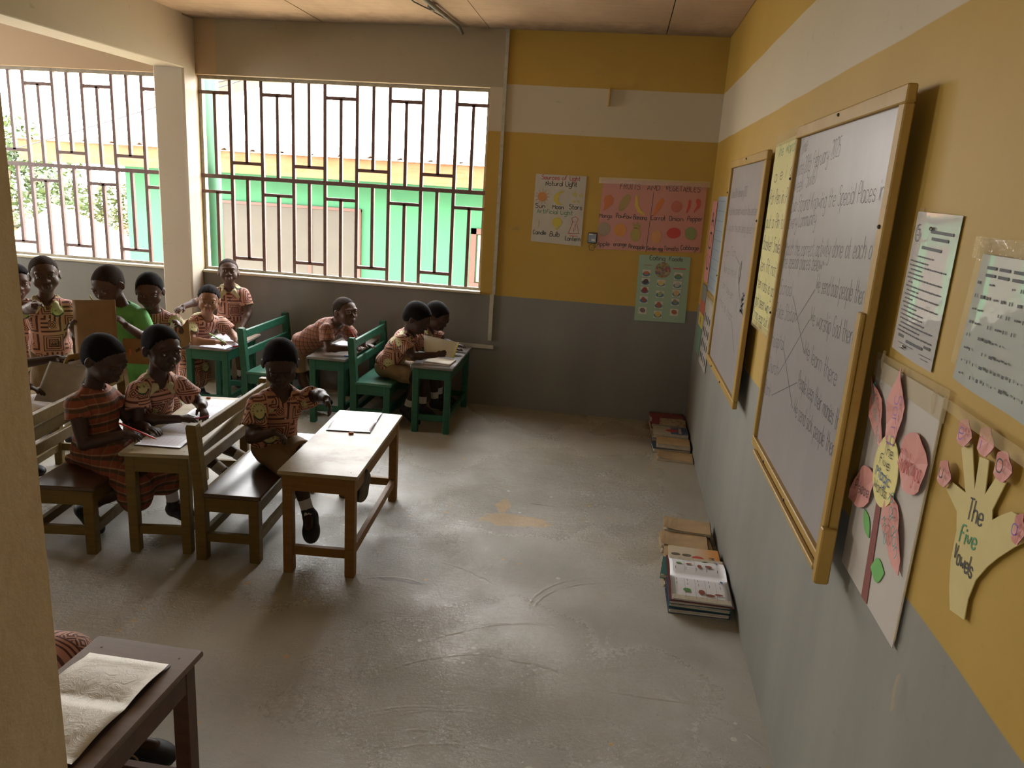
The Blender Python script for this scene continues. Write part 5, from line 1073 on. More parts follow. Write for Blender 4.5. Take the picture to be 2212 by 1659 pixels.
M['uniform'] = [uniform_cloth('uniform_print_%s' % k, o) for k, o in (('one', 0.0), ('two', .041), ('three', .093))]
def plaid(name, base, dark, pale, T=.046, horiz=.9, vert=.25):
    m = NT(name); u, v, p = box_uv(m); n = m.noise(5, 2, .5, p); v = m.math('ADD', v, m.math('MULTIPLY', m.math('SUBTRACT', n, .5), .03)); u = m.math('ADD', u, m.math('MULTIPLY', m.math('SUBTRACT', n, .5), .02))
    def bands(s, amt, c):
        f = m.math('FRACT', m.math('DIVIDE', m.math('ADD', s, 3), T)); dk = m.math('MULTIPLY', m.math('GREATER_THAN', f, .42), m.math('LESS_THAN', f, .72)); c = m.mix(m.math('MULTIPLY', dk, amt), c, dark)
        pl = m.math('MULTIPLY', m.math('GREATER_THAN', f, .78), m.math('LESS_THAN', f, .88)); return m.mix(m.math('MULTIPLY', pl, amt*.8), c, pale)
    c = bands(v, horiz, base); c = bands(u, vert, c); m.color(c); m.rough(.85); m.bump(m.noise(16, 3, .6, p), .4, .012); return m.mat
M['plaid_dress'] = plaid('orange_brown_plaid', (.25, .065, .030), (.060, .040, .022), (.36, .25, .15)); M['plaid_shirt'] = plaid('pink_brown_plaid', (.30, .125, .085), (.10, .045, .035), (.42, .26, .18), .030, .6, .6)
def cloth(name, c, b=.5): 
    m = NT(name); p = m.obj(); n = m.noise(11, 4, .6, p); m.color(m.mix(m.ramp(n, (.35, 0.0), (.7, 1.0)), tuple(k*.85 for k in c), c)); m.rough(.85); m.bump(n, b, .015); return m.mat
M['khaki'] = cloth('khaki_cotton', (.25, .17, .095)); M['lime_shirt'] = cloth('bright_green_cotton', (.16, .50, .15)); M['collar'] = cloth('badge_print_collar', (.46, .41, .23)); M['sock'] = cloth('white_sock_knit', (.62, .60, .58)); M['shoe'] = simple('black_shoe_leather', (.007, .007, .008), .6, .1, 20, .2); M['sole'] = simple('worn_shoe_sole', (.10, .085, .065), .8, .3, 20); M['belt'] = simple('black_belt', (.01, .01, .01), .4)

A3 = lambda v: np.array(v, float)
def nrm(v): v = A3(v); return v/(np.linalg.norm(v)+1e-9)
def head_frame(look, up=(0, 0, 1)):
    f = nrm(look); r = nrm(np.cross(f, up)); u = np.cross(r, f); return np.stack([r, f, u], 1)     # columns: right, forward, up
def bent(a, b, L1, L2, pole):
    """middle joint of a two-bone limb from a to b bending towards pole"""
    a, b = A3(a), A3(b); d = b-a; L = min(np.linalg.norm(d), (L1+L2)*.999); u = nrm(d); x = (L1*L1-L2*L2+L*L)/(2*L); h = math.sqrt(max(0, L1*L1-x*x)); p = A3(pole)-u*(A3(pole)@u); return a+u*x+nrm(p)*h
def hand(F, w, d, pn, curl, side, s=1.0, spread=.16, point=False):
    """palm, four unequal fingers with two knuckle bends and a thumb. w wrist, d direction, pn palm normal (facing side), side +1 right"""
    w, d, pn = A3(w), nrm(d), A3(pn); pn = nrm(pn-d*(pn@d)); q = np.cross(d, pn)*side      # q: towards the thumb
    F.ell(w+d*.028*s, (.0185*s, .028*s, .0095*s), np.stack([q, d, pn], 1), .006)
    kn = [(.0165, .046, .034), (.0055, .049, .038), (-.0055, .047, .035), (-.0160, .042, .027)]
    for i, (o, k0, L) in enumerate(kn):
        c = curl[i] if isinstance(curl, (list, tuple)) else curl
        if point: c = .05 if i == 0 else 1.6
        a = w+d*k0*s+q*o*s; sp = spread*o/.0165; dd = nrm(d+q*sp)
        F.cap(w+d*.02*s+q*o*.7*s, a, .0075*s, .0066*s, .003)
        d1 = dd*math.cos(c*.6)+pn*math.sin(c*.6); b_ = a+d1*L*.48*s; d2 = dd*math.cos(c*1.35)+pn*math.sin(c*1.35); c_ = b_+d2*L*.32*s; d3 = dd*math.cos(c*1.9)+pn*math.sin(c*1.9)
        F.cap(a, b_, .0066*s, .0060*s, .002); F.cap(b_, c_, .0060*s, .0054*s, .002); F.cap(c_, c_+d3*L*.25*s, .0054*s, .0048*s, .002)
    t0 = w+d*.012*s+q*.014*s; t1 = t0+nrm(d*.8+q*.75+pn*.25)*.024*s; t2 = t1+nrm(d*1.0+q*.15+pn*.55)*.020*s
    F.cap(w+d*.006*s+q*.006*s, t0, .010*s, .009*s, .004); F.cap(t0, t1, .009*s, .0072*s, .003); F.cap(t1, t2, .0072*s, .0055*s, .002)

def person(name, label, base, yaw, J, look, up=(0, 0, 1), hs=1.0, vox=.0045, skin='skin', hair='hair', hair_style='short', top='uniform', top_i=0, bottom='shorts', bot_mat=None, collar=True, hands=None, legs=True, shoes=True, smile=False, extra=None, gaze=(0, 1, 0), sleeve=.62, shoulders=.105, mouth_open=0.0, group='pupils in the classroom', hem=.0, belt=False, letters=()):
    """J: head, neck, pel, sR,sL,eR,eL,wR,wL and optionally kR,kL,aR,aL; world coordinates"""
    root = empty('person', base, yaw, label, 'child', group); bpy.context.view_layer.update()
    Mi = (Matrix.Translation(base) @ Matrix.Rotation(yaw, 4, 'Z')).inverted(); J = {k: A3(v) for k, v in J.items()}
    H = head_frame(look, up); hc = J['head']; hp = lambda x, y, z: hc+H@(A3((x, y, z))*hs)
    pts = np.array(list(J.values())); pad = .13; lo = pts.min(0)-pad; hi = pts.max(0)+pad; F = Field(lo, hi, vox)
    neck, pel = J['neck'], J['pel']; lat = nrm(J['sR']-J['sL']); spine = nrm(neck-pel); fw = nrm(np.cross(spine, lat)); 
    fw = fw if fw@A3((math.cos(yaw+H90), math.sin(yaw+H90), 0)) > 0 else -fw; up_t = np.cross(lat, fw); up_t = up_t if up_t@spine > 0 else -up_t; T = np.stack([lat, fw, up_t], 1)
    tl = np.linalg.norm(neck-pel); chest = neck+(pel-neck)*.30; belly = neck+(pel-neck)*.66
    # ---- body
    F.ell(chest, (.088, .060, tl*.36), T, .02); F.ell(belly, (.078, .062, tl*.36), T, .03); F.ell(pel, (.086, .068, .075), T, .03)
    F.cap(hp(0, -.020, -.050), neck-up_t*.005, .037*hs, .041, .014); F.cap(J['sR']*.55+neck*.45, J['sL']*.55+neck*.45, .035, .035, .02)
    for s in 'RL': F.cap(neck-up_t*.02, J['s'+s], .030, .031, .02); F.cap(J['s'+s], J['e'+s], .035, .0275, .015); F.cap(J['e'+s], J['w'+s], .0280, .0195, .006); F.ell(J['e'+s]*.7+J['w'+s]*.3, (.0275,)*3, None, .015)
    if legs:
        hipw = .045
        for s, g in (('R', 1), ('L', -1)):
            if 'k'+s not in J: continue
            h = pel+lat*hipw*g-up_t*.015; F.cap(h, J['k'+s], .054, .036, .02)
            if 'a'+s in J: k_, a_ = J['k'+s], J['a'+s]; F.cap(k_, a_, .035, .022, .01); F.cap(k_*.8+a_*.2, k_*.45+a_*.55, .034, .027, .015); tdir = A3(J.get('t'+s, a_+fw*.1))-a_; F.cap(a_, a_+nrm(tdir)*.07, .022, .019, .01)
    # ---- head
    E = lambda c, r, k=.01, sg=1, R=None: F.ell(hp(*c), np.array(r)*hs, H if R is None else H@R, k, sg)
    Cp = lambda a, b, ra, rb, k=.006, sg=1: F.cap(hp(*a), hp(*b), ra*hs, rb*hs, k, sg)
    E((0, -.014, .024), (.070, .086, .076)); E((0, .022, .020), (.060, .060, .055), .02); E((0, -.038, -.018), (.054, .056, .048), .02); E((0, .025, -.032), (.057, .054, .058), .025); E((0, .044, -.076), (.028, .026, .020), .02)
    for g in (-1, 1):
        E((g*.034, .047, -.036), (.026, .024, .026), .014); E((g*.024, .075, .016), (.024, .012, .008), .010)
    for g in (-1, 1): E((g*.0275, .090, -.003), (.0150, .0115, .0080), .008, -1)
    for g in (-1, 1): E((g*.0275, .0735, -.003), (.0140, .0125, .0120), .004); 
    Cp((0, .074, .004), (0, .085, -.024), .0058, .0085, .008); E((0, .0865, -.029), (.0125, .0105, .0085), .005)
    for g in (-1, 1): E((g*.0125, .081, -.031), (.0075, .0085, .0065), .004)
    Cp((-.013, .0755, -.056), (.013, .0755, -.056), .009, .009, .010); Cp((-.011, .0745, -.066), (.011, .0745, -.066), .0085, .0085, .010)
    mw = .021 if smile else .017; mz = .004 if smile else 0
    for g in (-1, 1):
        ca, sa = math.cos(g*.35), math.sin(g*.35); Rr = np.array([[ca, -sa, 0], [sa, ca, 0], [0, 0, 1.]])
        E((g*.073, -.008, -.010), (.0065, .0165, .025), .005, 1, Rr); E((g*.0795, -.004, -.008), (.004, .009, .016), .004, -1, Rr)
    if hands:
        for s in 'RL':
            if s in hands: h = hands[s]; hand(F, J['w'+s], h[0], h[1], h[2], 1 if s == 'R' else -1, h[3] if len(h) > 3 else 1.0, point=(len(h) > 4))
    V, Q = F.mesh(); mesh_obj('body', V, Q, M[skin], root, Mi)
    # ---- eyes
    for g in (-1, 1):
        c = hp(g*.0275, .0748 if gaze[2] > -.3 else .0725, -.003); r = .0118*hs; gz = nrm(H@nrm(gaze)); mb = MB(); nu, nv = 16, 12; mb.ball((0, 0, 0), r, nu, nv); z = A3((0, 0, 1)); ax = np.cross(z, gz); an = math.acos(max(-1, min(1, float(z@gz))))
        Rm = Matrix.Rotation(an, 3, Vector(ax) if np.linalg.norm(ax) > 1e-6 else Vector((1, 0, 0))); mb.v = [tuple(Mi @ (Rm @ Vector(p)+Vector(c))) for p in mb.v]
        cc = Mi @ Vector(c); gl = (Mi.to_3x3() @ Vector(gz)).normalized(); mb.m = [1 if ((sum((Vector(mb.v[i]) for i in f), Vector())/len(f))-cc).normalized().dot(gl) > .80 else 0 for f in mb.f]
        mb.build('eye', EYE, root, True)
        # upper and lower lids
        L_ = Field(c-.03, c+.03, .0022); L_.ell(hp(g*.0275, .0742, .0038 if gaze[2] > -.3 else .0012), np.array((.0160, .0140, .0082 if gaze[2] > -.3 else .0098))*hs, H, .002); L_.ell(hp(g*.0275, .0740, -.0098), np.array((.0150, .0126, .0062))*hs, H, .002)
        V, Q = L_.mesh(); mesh_obj('eyelid', V, Q, M[skin], root, Mi)
    lf = Field(hc-.12*hs, hc+.12*hs, .0024); 
    for g in (-1, 1):
        lf.cap(hp(0, .0850, -.0555), hp(g*mw, .0765, -.0600+mz), .0042*hs, .0022*hs, .003); lf.cap(hp(0, .0845, -.0655), hp(g*mw*.92, .0765, -.0615+mz), .0052*hs, .0024*hs, .003)
    V, Q = lf.mesh(); mesh_obj('lips', V, Q, M['lips_light' if skin == 'skin_light' else 'lips'], root, Mi)
    # ---- hair
    hf = Field(hc-.13*hs, hc+.13*hs, .004); th = {'short': .0042, 'shaved': .0016, 'braids': .0065, 'full': .009}[hair_style]
    hf.ell(hp(0, -.014, .024), (np.array((.070, .086, .076))+th)*hs, H, .01); hf.ell(hp(0, .022, .020), (np.array((.060, .060, .055))+th*.8)*hs, H, .02); hf.ell(hp(0, -.038, -.018), (np.array((.054, .056, .048))+th)*hs, H, .02)
    sd_ = (base[0]*31+base[1]*17) % 6
    def hairline(X, Y, Z):
        dx, dy, dz = (X-hc[0])/hs, (Y-hc[1])/hs, (Z-hc[2])/hs; lx, ly, lz = (dx*H[0, i]+dy*H[1, i]+dz*H[2, i] for i in range(3))
        line = np.maximum(.050+.95*(ly-.066)-.9*np.maximum(0, np.abs(lx)-.052)*(ly > -.01), -.066); w = .0035*np.sin(lx*420+sd_+3*np.sin(lz*300))+.003*np.sin(ly*390+lz*260+sd_)
        return (th+.006)*hs*np.clip(1-(lz-line+w)/.016, 0, 2.5)
    hf.ripple(hairline)
    for g in (-1, 1): hf.ell(hp(g*.078, .010, -.024), np.array((.022, .026, .034))*hs, H, .008, -1)
    if hair_style == 'braids':
        hcI = H.T
        def rows(X, Y, Z):
            lx = (X-hc[0])*H[0, 0]+(Y-hc[1])*H[1, 0]+(Z-hc[2])*H[2, 0]; lz = (X-hc[0])*H[0, 2]+(Y-hc[1])*H[1, 2]+(Z-hc[2])*H[2, 2]; return .0028*np.abs(np.sin(np.arctan2(lx, lz+.01)*11))
        hf.ripple(rows)
        for g in (-1, 1): hf.cap(hp(g*.045, -.075, -.02), hp(g*.05, -.08, -.075), .011*hs, .006*hs, .004)
    V, Q = hf.mesh(); mesh_obj('hair', V, Q, M[hair], root, Mi)
    eb = Field(hc-.12, hc+.12, .0032)
    for g in (-1, 1): eb.cap(hp(g*.014, .0845, .014), hp(g*.040, .070, .0165), .0032*hs, .0022*hs, .001)
    V, Q = eb.mesh(); mesh_obj('eyebrow', V, Q, M['hair'], root, Mi)
    # ---- top
    if top:
        G = Field(np.array([*J.values()]).min(0)-.16, np.array([*J.values()]).max(0)+.16, max(vox, .005)); g_ = .019
        G.ell(chest, (.088+g_, .062+g_, tl*.36+g_), T, .02); G.ell(belly, (.082+g_, .066+g_, tl*.36+g_), T, .03); G.ell(pel+up_t*.02, (.092+g_, .073+g_, .075), T, .03)
        G.cap(J['sR']*.5+neck*.5-up_t*.006, J['sL']*.5+neck*.5-up_t*.006, .040, .040, .02); G.cap(neck-up_t*.0, neck-up_t*.04, .052, .060, .012)
        for s in 'RL':
            a, b = J['s'+s], J['s'+s]+(J['e'+s]-J['s'+s])*sleeve; G.cap(neck-up_t*.03, a, .040, .042, .02); G.sleeve(a, b, .047, .053, .008)
        if bottom in ('shorts', 'none'):
            hb = pel-up_t*(.045+hem); m_ = .14; G.plane(hb, -up_t, .004, hb-m_, hb+m_)
        elif bottom == 'skirt':
            for s, gg in (('R', 1), ('L', -1)):
                if 'k'+s in J: G.cap(pel+lat*.045*gg, J['k'+s]+nrm(J['k'+s]-pel)*.02, .072, .070, .03); G.cap(J['k'+s]-A3((0, 0, .0)), J['k'+s]-A3((0, 0, .06)), .066, .070, .03)
            if 'kR' in J and 'kL' in J: mid = (J['kR']+J['kL'])/2; G.cap(pel, mid, .08, .075, .03)
        if extra: extra(G, J, T)
        rs = random.Random(int(abs(base[0]*100)+abs(base[1]*37))); a1, a2, a3 = rs.uniform(0, 6), rs.uniform(0, 6), rs.uniform(0, 6)
        G.ripple(lambda X, Y, Z: .0026*np.sin(X*38+Z*30+a1+2*np.sin(Y*17+a2))+.0022*np.sin(Y*46-Z*24+a2+1.5*np.sin(X*21+a3))+.0013*np.sin(Z*90+X*40+a3))
        # open neck with a V in front
        no = neck+up_t*.035; G.cap(no+up_t*.05, neck+up_t*.012+fw*.008, .048, .043, .003, -1)
        if collar: G.cap(neck+fw*.052+up_t*.03, neck+fw*.078-up_t*.045, .030, .007, .004, -1)
        V, Q = G.mesh(); tm = M['uniform'][top_i] if top == 'uniform' else M[top]; mesh_obj('dress' if bottom == 'skirt' else 'shirt', V, Q, tm, root, Mi, 1)
        if letters:
            from mathutils.bvhtree import BVHTree
            bvh = BVHTree.FromPolygons([tuple(v) for v in V], [tuple(q) for q in Q.tolist()])
            for s_, la, ua, hgt in letters:
                st, wd = strokes(s_, .15, 3); k_ = hgt/7; o_ = neck+(pel-neck)*ua-lat*la; mb = MB(); rd = -lat
                for P in st:
                    for wdt in (0,):
                        L3 = []
                        for p in P:
                            q = o_+rd*(p[0]*k_)+up_t*(p[1]*k_); hit = bvh.ray_cast(Vector(q+fw*.25), Vector(-fw))[0]
                            if hit is not None: L3.append(tuple(Mi @ (hit+Vector(fw)*.0016)))
                        if len(L3) > 1: mb.ribbon(L3, .0036, tuple((Mi.to_3x3() @ Vector(fw)).normalized()))
                if mb.v: mb.build('printed_letters', M['belt'], root)['kind'] = 'stuff'
        if collar:
            C_ = Field(neck-.13, neck+.13, .004)
            back = neck-fw*.040+up_t*.022; 
            for g in (-1, 1):
                sd = neck+lat*g*.048-fw*.002+up_t*.012; fr = neck+lat*g*.038+fw*.055-up_t*.010; tip = neck+lat*g*.060+fw*.066-up_t*.045
                C_.cap(back, back+lat*g*.030+fw*.010, .0095, .0095, .004); C_.cap(back+lat*g*.030+fw*.010, sd, .0095, .011, .004); sq = (fw, 1.7); C_.cap(sd, fr, .016, .020, .006, 1, sq); C_.cap(fr, tip, .020, .010, .008, 1, sq); C_.cap(sd+lat*g*.006, tip+lat*g*.006, .016, .010, .01, 1, sq)
            C_.cap(no+up_t*.05, neck-up_t*.01+fw*.004, .041, .038, .002, -1)
            V, Q = C_.mesh(); mesh_obj('collar', V, Q, (M['collar'] if top_i == 0 else M['uniform'][(top_i+1) % 3]) if top == 'uniform' else tm, root, Mi, 1)
            if top == 'uniform':
                mb = MB()
                for k in range(3):
                    c = chest+fw*(.062+g_+.004)+up_t*(.0-.055*k+.01); mb.ball(tuple(Mi @ Vector(c)), .0045, 8, 6)
                mb.build('button', M['sock'], root, True)
    if belt:
        Bt = Field(pel-.16, pel+.16, .005); c = pel+up_t*.012; Bt.ell(c, (.104, .083, .09), T, .002); Bt.plane(c+up_t*.013, up_t, .001); Bt.plane(c-up_t*.013, -up_t, .001); V, Q = Bt.mesh(); mesh_obj('belt', V, Q, M['belt'], root, Mi)
    if bottom == 'shorts' and legs:
        S_ = Field(np.array([J[k] for k in ('pel', 'kR', 'kL')]).min(0)-.13, np.array([J[k] for k in ('pel', 'kR', 'kL')]).max(0)+.13, .005)
        S_.ell(pel, (.092, .074, .076), T, .02); 
        for s, g in (('R', 1), ('L', -1)):
            h = pel+lat*.045*g-up_t*.015; k_ = J['k'+s]; e = h+(k_-h)*.86; S_.sleeve(h, e, .064, .058, .012)
        S_.ripple(lambda X, Y, Z: .003*np.sin(X*52+Z*31+1)+.0026*np.sin(Y*57-Z*33)+.0015*np.sin(X*90+Y*60))
        V, Q = S_.mesh(); mesh_obj('shorts', V, Q, bot_mat or M['khaki'], root, Mi, 1)
    if legs and shoes:
        for s in 'RL':
            if 'a'+s not in J: continue
            a, k_ = J['a'+s], J['k'+s]; td = nrm(J['t'+s]-a) if 't'+s in J else nrm(fw-A3((0, 0, 1))*(fw[2])); shin = nrm(a-k_); dn = nrm(shin-td*(shin@td)); sid = np.cross(td, dn); R3 = np.stack([sid, td, dn], 1)
            K = Field(a-.125, a+.125, .004); K.cap(a-shin*.085, a, .0290, .027, .01); K.plane(a-shin*.078, -shin, .003); V, Q = K.mesh(); mesh_obj('sock', V, Q, M['sock'], root, Mi)
            c = a+td*.035+dn*.022; P_ = Field(c-.15, c+.15, .004); P_.ell(c+td*.038, (.041, .066, .030), R3, .01); P_.ell(c-td*.032, (.035, .046, .036), R3, .02); P_.cap(a-shin*.02, a+dn*.01, .030, .032, .01); P_.plane(c+dn*.016, dn, .002); P_.cap(a-shin*.09, a-shin*.01, .026, .026, .003, -1)
            V, Q = P_.mesh(); sh = mesh_obj('shoe', V, Q, M['shoe'], root, Mi)
            So = Field(c-.15, c+.15, .004); So.ell(c+td*.038, (.044, .070, .034), R3, .01); So.ell(c-td*.032, (.038, .049, .034), R3, .02); So.plane(c+dn*.027, dn, .001); So.plane(c+dn*.0165, -dn, .001); V, Q = So.mesh(); mesh_obj('sole', V, Q, M['sole'], sh, Matrix.Identity(4) if False else Mi)
    return root
# ------------------------------------------------------------------ the pupils (world coordinates, metres)
R90 = -H90
DOWN = (0, 0, -1)
person('person', 'girl in a plaid dress writing with bowed head at the olive desk', (-2.88, 3.0, 0), R90+.1,
    dict(head=(-2.785, 2.955, .832), neck=(-2.872, 2.985, .668), pel=(-2.895, 3.03, .395), sR=(-2.885, 2.885, .625), sL=(-2.865, 3.08, .618), eR=(-2.83, 2.845, .468), wR=(-2.672, 2.885, .515), eL=(-2.80, 3.135, .485), wL=(-2.655, 3.03, .508), kR=(-2.66, 2.93, .275), kL=(-2.615, 3.10, .32), aR=(-2.93, 2.95, .115), tR=(-2.85, 2.94, .04), aL=(-2.60, 3.12, .095), tL=(-2.50, 3.10, .085)),
    (.93, -.12, -.36), hs=1.03, vox=.0042, top='plaid_dress', bottom='skirt', collar=False, hands={'R': ((.97, .05, .05), (0, .35, -.95), .75), 'L': ((.95, -.15, -.10), (0, -.1, -1), .35)}, gaze=(0, .9, -.4), sleeve=.34,
    extra=lambda G, J, T: (G.cap((-2.90, 3.03, .38), (-2.70, 2.97, .17), .085, .055, .04), G.cap((-2.93, 3.0, .36), (-3.0, 2.98, .335), .07, .03, .04), G.cap((-2.72, 3.02, .30), (-2.54, 3.12, .33), .08, .06, .04), G.cap((-2.70, 3.02, .25), (-2.60, 3.08, .22), .06, .05, .04)))
person('person', 'boy with a dark red pencil, turned right, beside the girl in plaid dress', (-2.80, 3.32, 0), R90-.15,
    dict(head=(-2.662, 3.19, .842), neck=(-2.725, 3.235, .685), pel=(-2.86, 3.345, .405), sR=(-2.760, 3.135, .640), sL=(-2.665, 3.325, .632), eR=(-2.735, 3.095, .515), wR=(-2.565, 3.145, .522), eL=(-2.60, 3.395, .525), wL=(-2.535, 3.295, .545), kR=(-2.60, 3.28, .345), kL=(-2.62, 3.43, .345), aR=(-2.425, 3.31, .20), tR=(-2.34, 3.31, .19), aL=(-2.385, 3.46, .225), tL=(-2.30, 3.46, .21)),
    (.86, -.50, -.10), hs=1.05, vox=.0042, top_i=0, letters=(("I.S.", .045, .40, .020),), hands={'R': ((.95, .10, .10), (.1, .4, -.9), .7), 'L': ((.55, -.6, -.55), (-.3, -.2, -1), .5)}, gaze=(-.25, 1, .02))
person('person', 'boy in print shirt and khaki shorts sitting cross-legged on the front bench', (-2.10, 3.22, 0), R90-.75,
    dict(head=(-2.050, 3.115, .845), neck=(-2.080, 3.175, .690), pel=(-2.165, 3.275, .400), sR=(-2.150, 3.085, .650), sL=(-2.000, 3.245, .645), eR=(-2.135, 2.995, .525), wR=(-2.030, 2.985, .565), eL=(-1.910, 3.205, .690), wL=(-1.838, 3.115, .700), kR=(-1.965, 3.075, .350), kL=(-1.940, 3.140, .425), aR=(-1.895, 3.050, .165), tR=(-1.86, 2.97, .11), aL=(-1.672, 3.050, .305), tL=(-1.65, 3.02, .42)),
    (.38, -.82, -.42), hs=1.03, vox=.0042, top_i=1, hands={'R': ((.9, -.1, -.25), (0, -.3, -1), .9), 'L': ((.55, -.45, -.70), (-.5, -.4, -.3), .5, 1.0)}, gaze=(0, .9, -.5), belt=True, sleeve=.66)
person('person', 'boy in print shirt standing left and pointing at the viewer', (-3.83, 3.90, 0), -math.pi+.69,
    dict(head=(-3.765, 3.845, 1.035), neck=(-3.795, 3.875, .885), pel=(-3.84, 3.935, .590), sR=(-3.880, 3.800, .835), sL=(-3.725, 3.945, .835), eR=(-3.735, 3.680, .868), wR=(-3.612, 3.575, .918), eL=(-3.690, 3.975, .700), wL=(-3.650, 3.905, .590), kR=(-3.86, 3.87, .33), kL=(-3.79, 3.96, .33), aR=(-3.87, 3.88, .075), aL=(-3.79, 3.97, .075)),
    (.66, -.75, .02), up=(-.06, -.06, 1), hs=1.02, skin='skin_mid', hair='hair_shaved', hair_style='shaved', top_i=0, belt=True, smile=True, letters=(("M.I.", .0, .84, .028),), hands={'R': ((.63, -.77, .12), (0, 0, -1), 1.0, .95, 1), 'L': ((.35, -.3, -.8), (-.6, -.5, 0), .4)}, gaze=(.0, 1, .05), sleeve=.55)
person('person', 'boy in a bright green T-shirt holding a large brown card, head bowed', (-3.32, 3.92, 0), -math.pi+.45,
    dict(head=(-3.375, 3.835, 1.012), neck=(-3.340, 3.890, .880), pel=(-3.31, 3.945, .590), sR=(-3.425, 3.830, .835), sL=(-3.235, 3.900, .838), eR=(-3.505, 3.755, .720), wR=(-3.460, 3.640, .800), eL=(-3.165, 3.855, .710), wL=(-3.170, 3.670, .825), kR=(-3.35, 3.92, .33), kL=(-3.26, 3.95, .33), aR=(-3.35, 3.93, .075), aL=(-3.26, 3.96, .075)),
    (-.02, -.90, -.42), hs=1.02, skin='skin_mid', hair='hair_shaved', hair_style='shaved', top='lime_shirt', bot_mat=M['lime_shirt'], collar=False, hands={'R': ((.35, -.25, .55), (.9, -.2, -.2), .9), 'L': ((-.35, -.25, .55), (-.9, -.2, -.2), .9)}, sleeve=.74)
person('person', 'smiling pupil in round-neck print top holding brown books before the pillar', (-3.22, 4.02, 0), -math.pi+.45,
    dict(head=(-3.212, 3.960, .975), neck=(-3.225, 4.005, .838), pel=(-3.245, 4.05, .545), sR=(-3.310, 3.955, .790), sL=(-3.125, 4.045, .790), eR=(-3.325, 3.885, .655), wR=(-3.215, 3.800, .660), eL=(-3.030, 3.985, .675), wL=(-2.975, 3.875, .775), kR=(-3.28, 4.02, .30), kL=(-3.20, 4.06, .30), aR=(-3.28, 4.03, .07), aL=(-3.20, 4.07, .07)),
    (.42, -.88, -.22), hs=.98, vox=.005, top_i=1, collar=False, smile=True, bottom='skirt', hands={'R': ((.7, -.4, .1), (.2, -.5, .8), .6), 'L': ((-.1, -.3, .8), (-.8, -.5, 0), .8)}, skin='skin_mid')
person('person', 'girl with braided hair leaning on a green desk with a green pencil', (-3.55, 4.95, 0), R90-.45,
    dict(head=(-3.372, 4.868, .792), neck=(-3.425, 4.920, .650), pel=(-3.620, 4.995, .425), sR=(-3.500, 4.845, .605), sL=(-3.370, 5.015, .605), eR=(-3.455, 4.775, .512), wR=(-3.300, 4.795, .512), eL=(-3.285, 5.030, .520), wL=(-3.215, 4.935, .512), kR=(-3.56, 4.92, .235), kL=(-3.56, 5.03, .235), aR=(-3.56, 4.92, .075), aL=(-3.56, 5.04, .075)),
    (.46, -.88, -.04), up=(.12, 0, 1), hs=.98, vox=.005, skin='skin_light', hair_style='braids', top_i=2, collar=False, bottom='skirt', hands={'R': ((.95, .02, .12), (0, .4, -.9), .8), 'L': ((.9, -.25, .0), (0, 0, -1), .3)}, gaze=(0, 1, .05))
person('person', 'boy in print shirt standing at the window behind the braided girl', (-3.53, 5.47, 0), -math.pi+.45,
    dict(head=(-3.475, 5.345, .930), neck=(-3.500, 5.400, .800), pel=(-3.530, 5.480, .520), sR=(-3.595, 5.365, .755), sL=(-3.405, 5.435, .762), eR=(-3.645, 5.220, .715), wR=(-3.680, 5.060, .690), eL=(-3.365, 5.420, .620), wL=(-3.360, 5.300, .530), kR=(-3.57, 5.45, .29), kL=(-3.48, 5.49, .29), aR=(-3.57, 5.46, .07), aL=(-3.48, 5.50, .07)),
    (.46, -.85, .22), hs=.98, vox=.005, skin='skin_mid', hair='hair_shaved', hair_style='shaved', top_i=0, letters=(("S", .0, .25, .020), ("M", .075, .28, .018)), hands={'R': ((-.1, -.9, -.2), (-.3, 0, -1), .5), 'L': ((.3, -.9, -.15), (0, 0, -1), .25)}, gaze=(.0, 1, -.15))
person('person', 'small boy in a plaid shirt leaning over a green desk with a long red pencil', (-2.78, 5.12, 0), R90-.1,
    dict(head=(-2.450, 5.020, .762), neck=(-2.540, 5.050, .660), pel=(-2.800, 5.120, .480), sR=(-2.565, 4.950, .635), sL=(-2.510, 5.140, .630), eR=(-2.525, 4.905, .518), wR=(-2.385, 4.955, .520), eL=(-2.425, 5.205, .518), wL=(-2.335, 5.110, .522), kR=(-2.785, 5.06, .26), kL=(-2.785, 5.18, .26), aR=(-2.72, 5.06, .075), aL=(-2.72, 5.18, .075)),
    (.84, -.52, .12), hs=1.0, vox=.005, skin='skin_mid', hair='hair_shaved', hair_style='shaved', top='plaid_shirt', collar=True, hands={'R': ((.85, .25, .08), (0, .4, -.9), .7), 'L': ((.9, -.2, .0), (0, 0, -1), .35)}, gaze=(.1, 1, .35), bot_mat=M['khaki'])
person('person', 'boy on the green bench holding up a cream sheet, in print shirt', (-2.13, 5.07, 0), R90,
    dict(head=(-1.930, 5.005, .762), neck=(-1.995, 5.040, .645), pel=(-2.155, 5.080, .400), sR=(-2.015, 4.940, .610), sL=(-1.985, 5.135, .610), eR=(-1.925, 4.915, .515), wR=(-1.775, 4.955, .530), eL=(-1.895, 5.195, .520), wL=(-1.760, 5.120, .530), kR=(-1.915, 4.99, .345), kL=(-1.905, 5.14, .345), aR=(-1.985, 5.00, .11), tR=(-1.90, 4.99, .05), aL=(-1.905, 5.12, .10), tL=(-1.82, 5.12, .06)),
    (.86, -.10, -.48), hs=1.03, vox=.005, top_i=2, hands={'R': ((.9, -.1, .25), (0, .8, -.2), .9), 'L': ((.9, -.1, .2), (0, -.5, -.8), .6)}, gaze=(0, .9, -.4), hair_style='full')
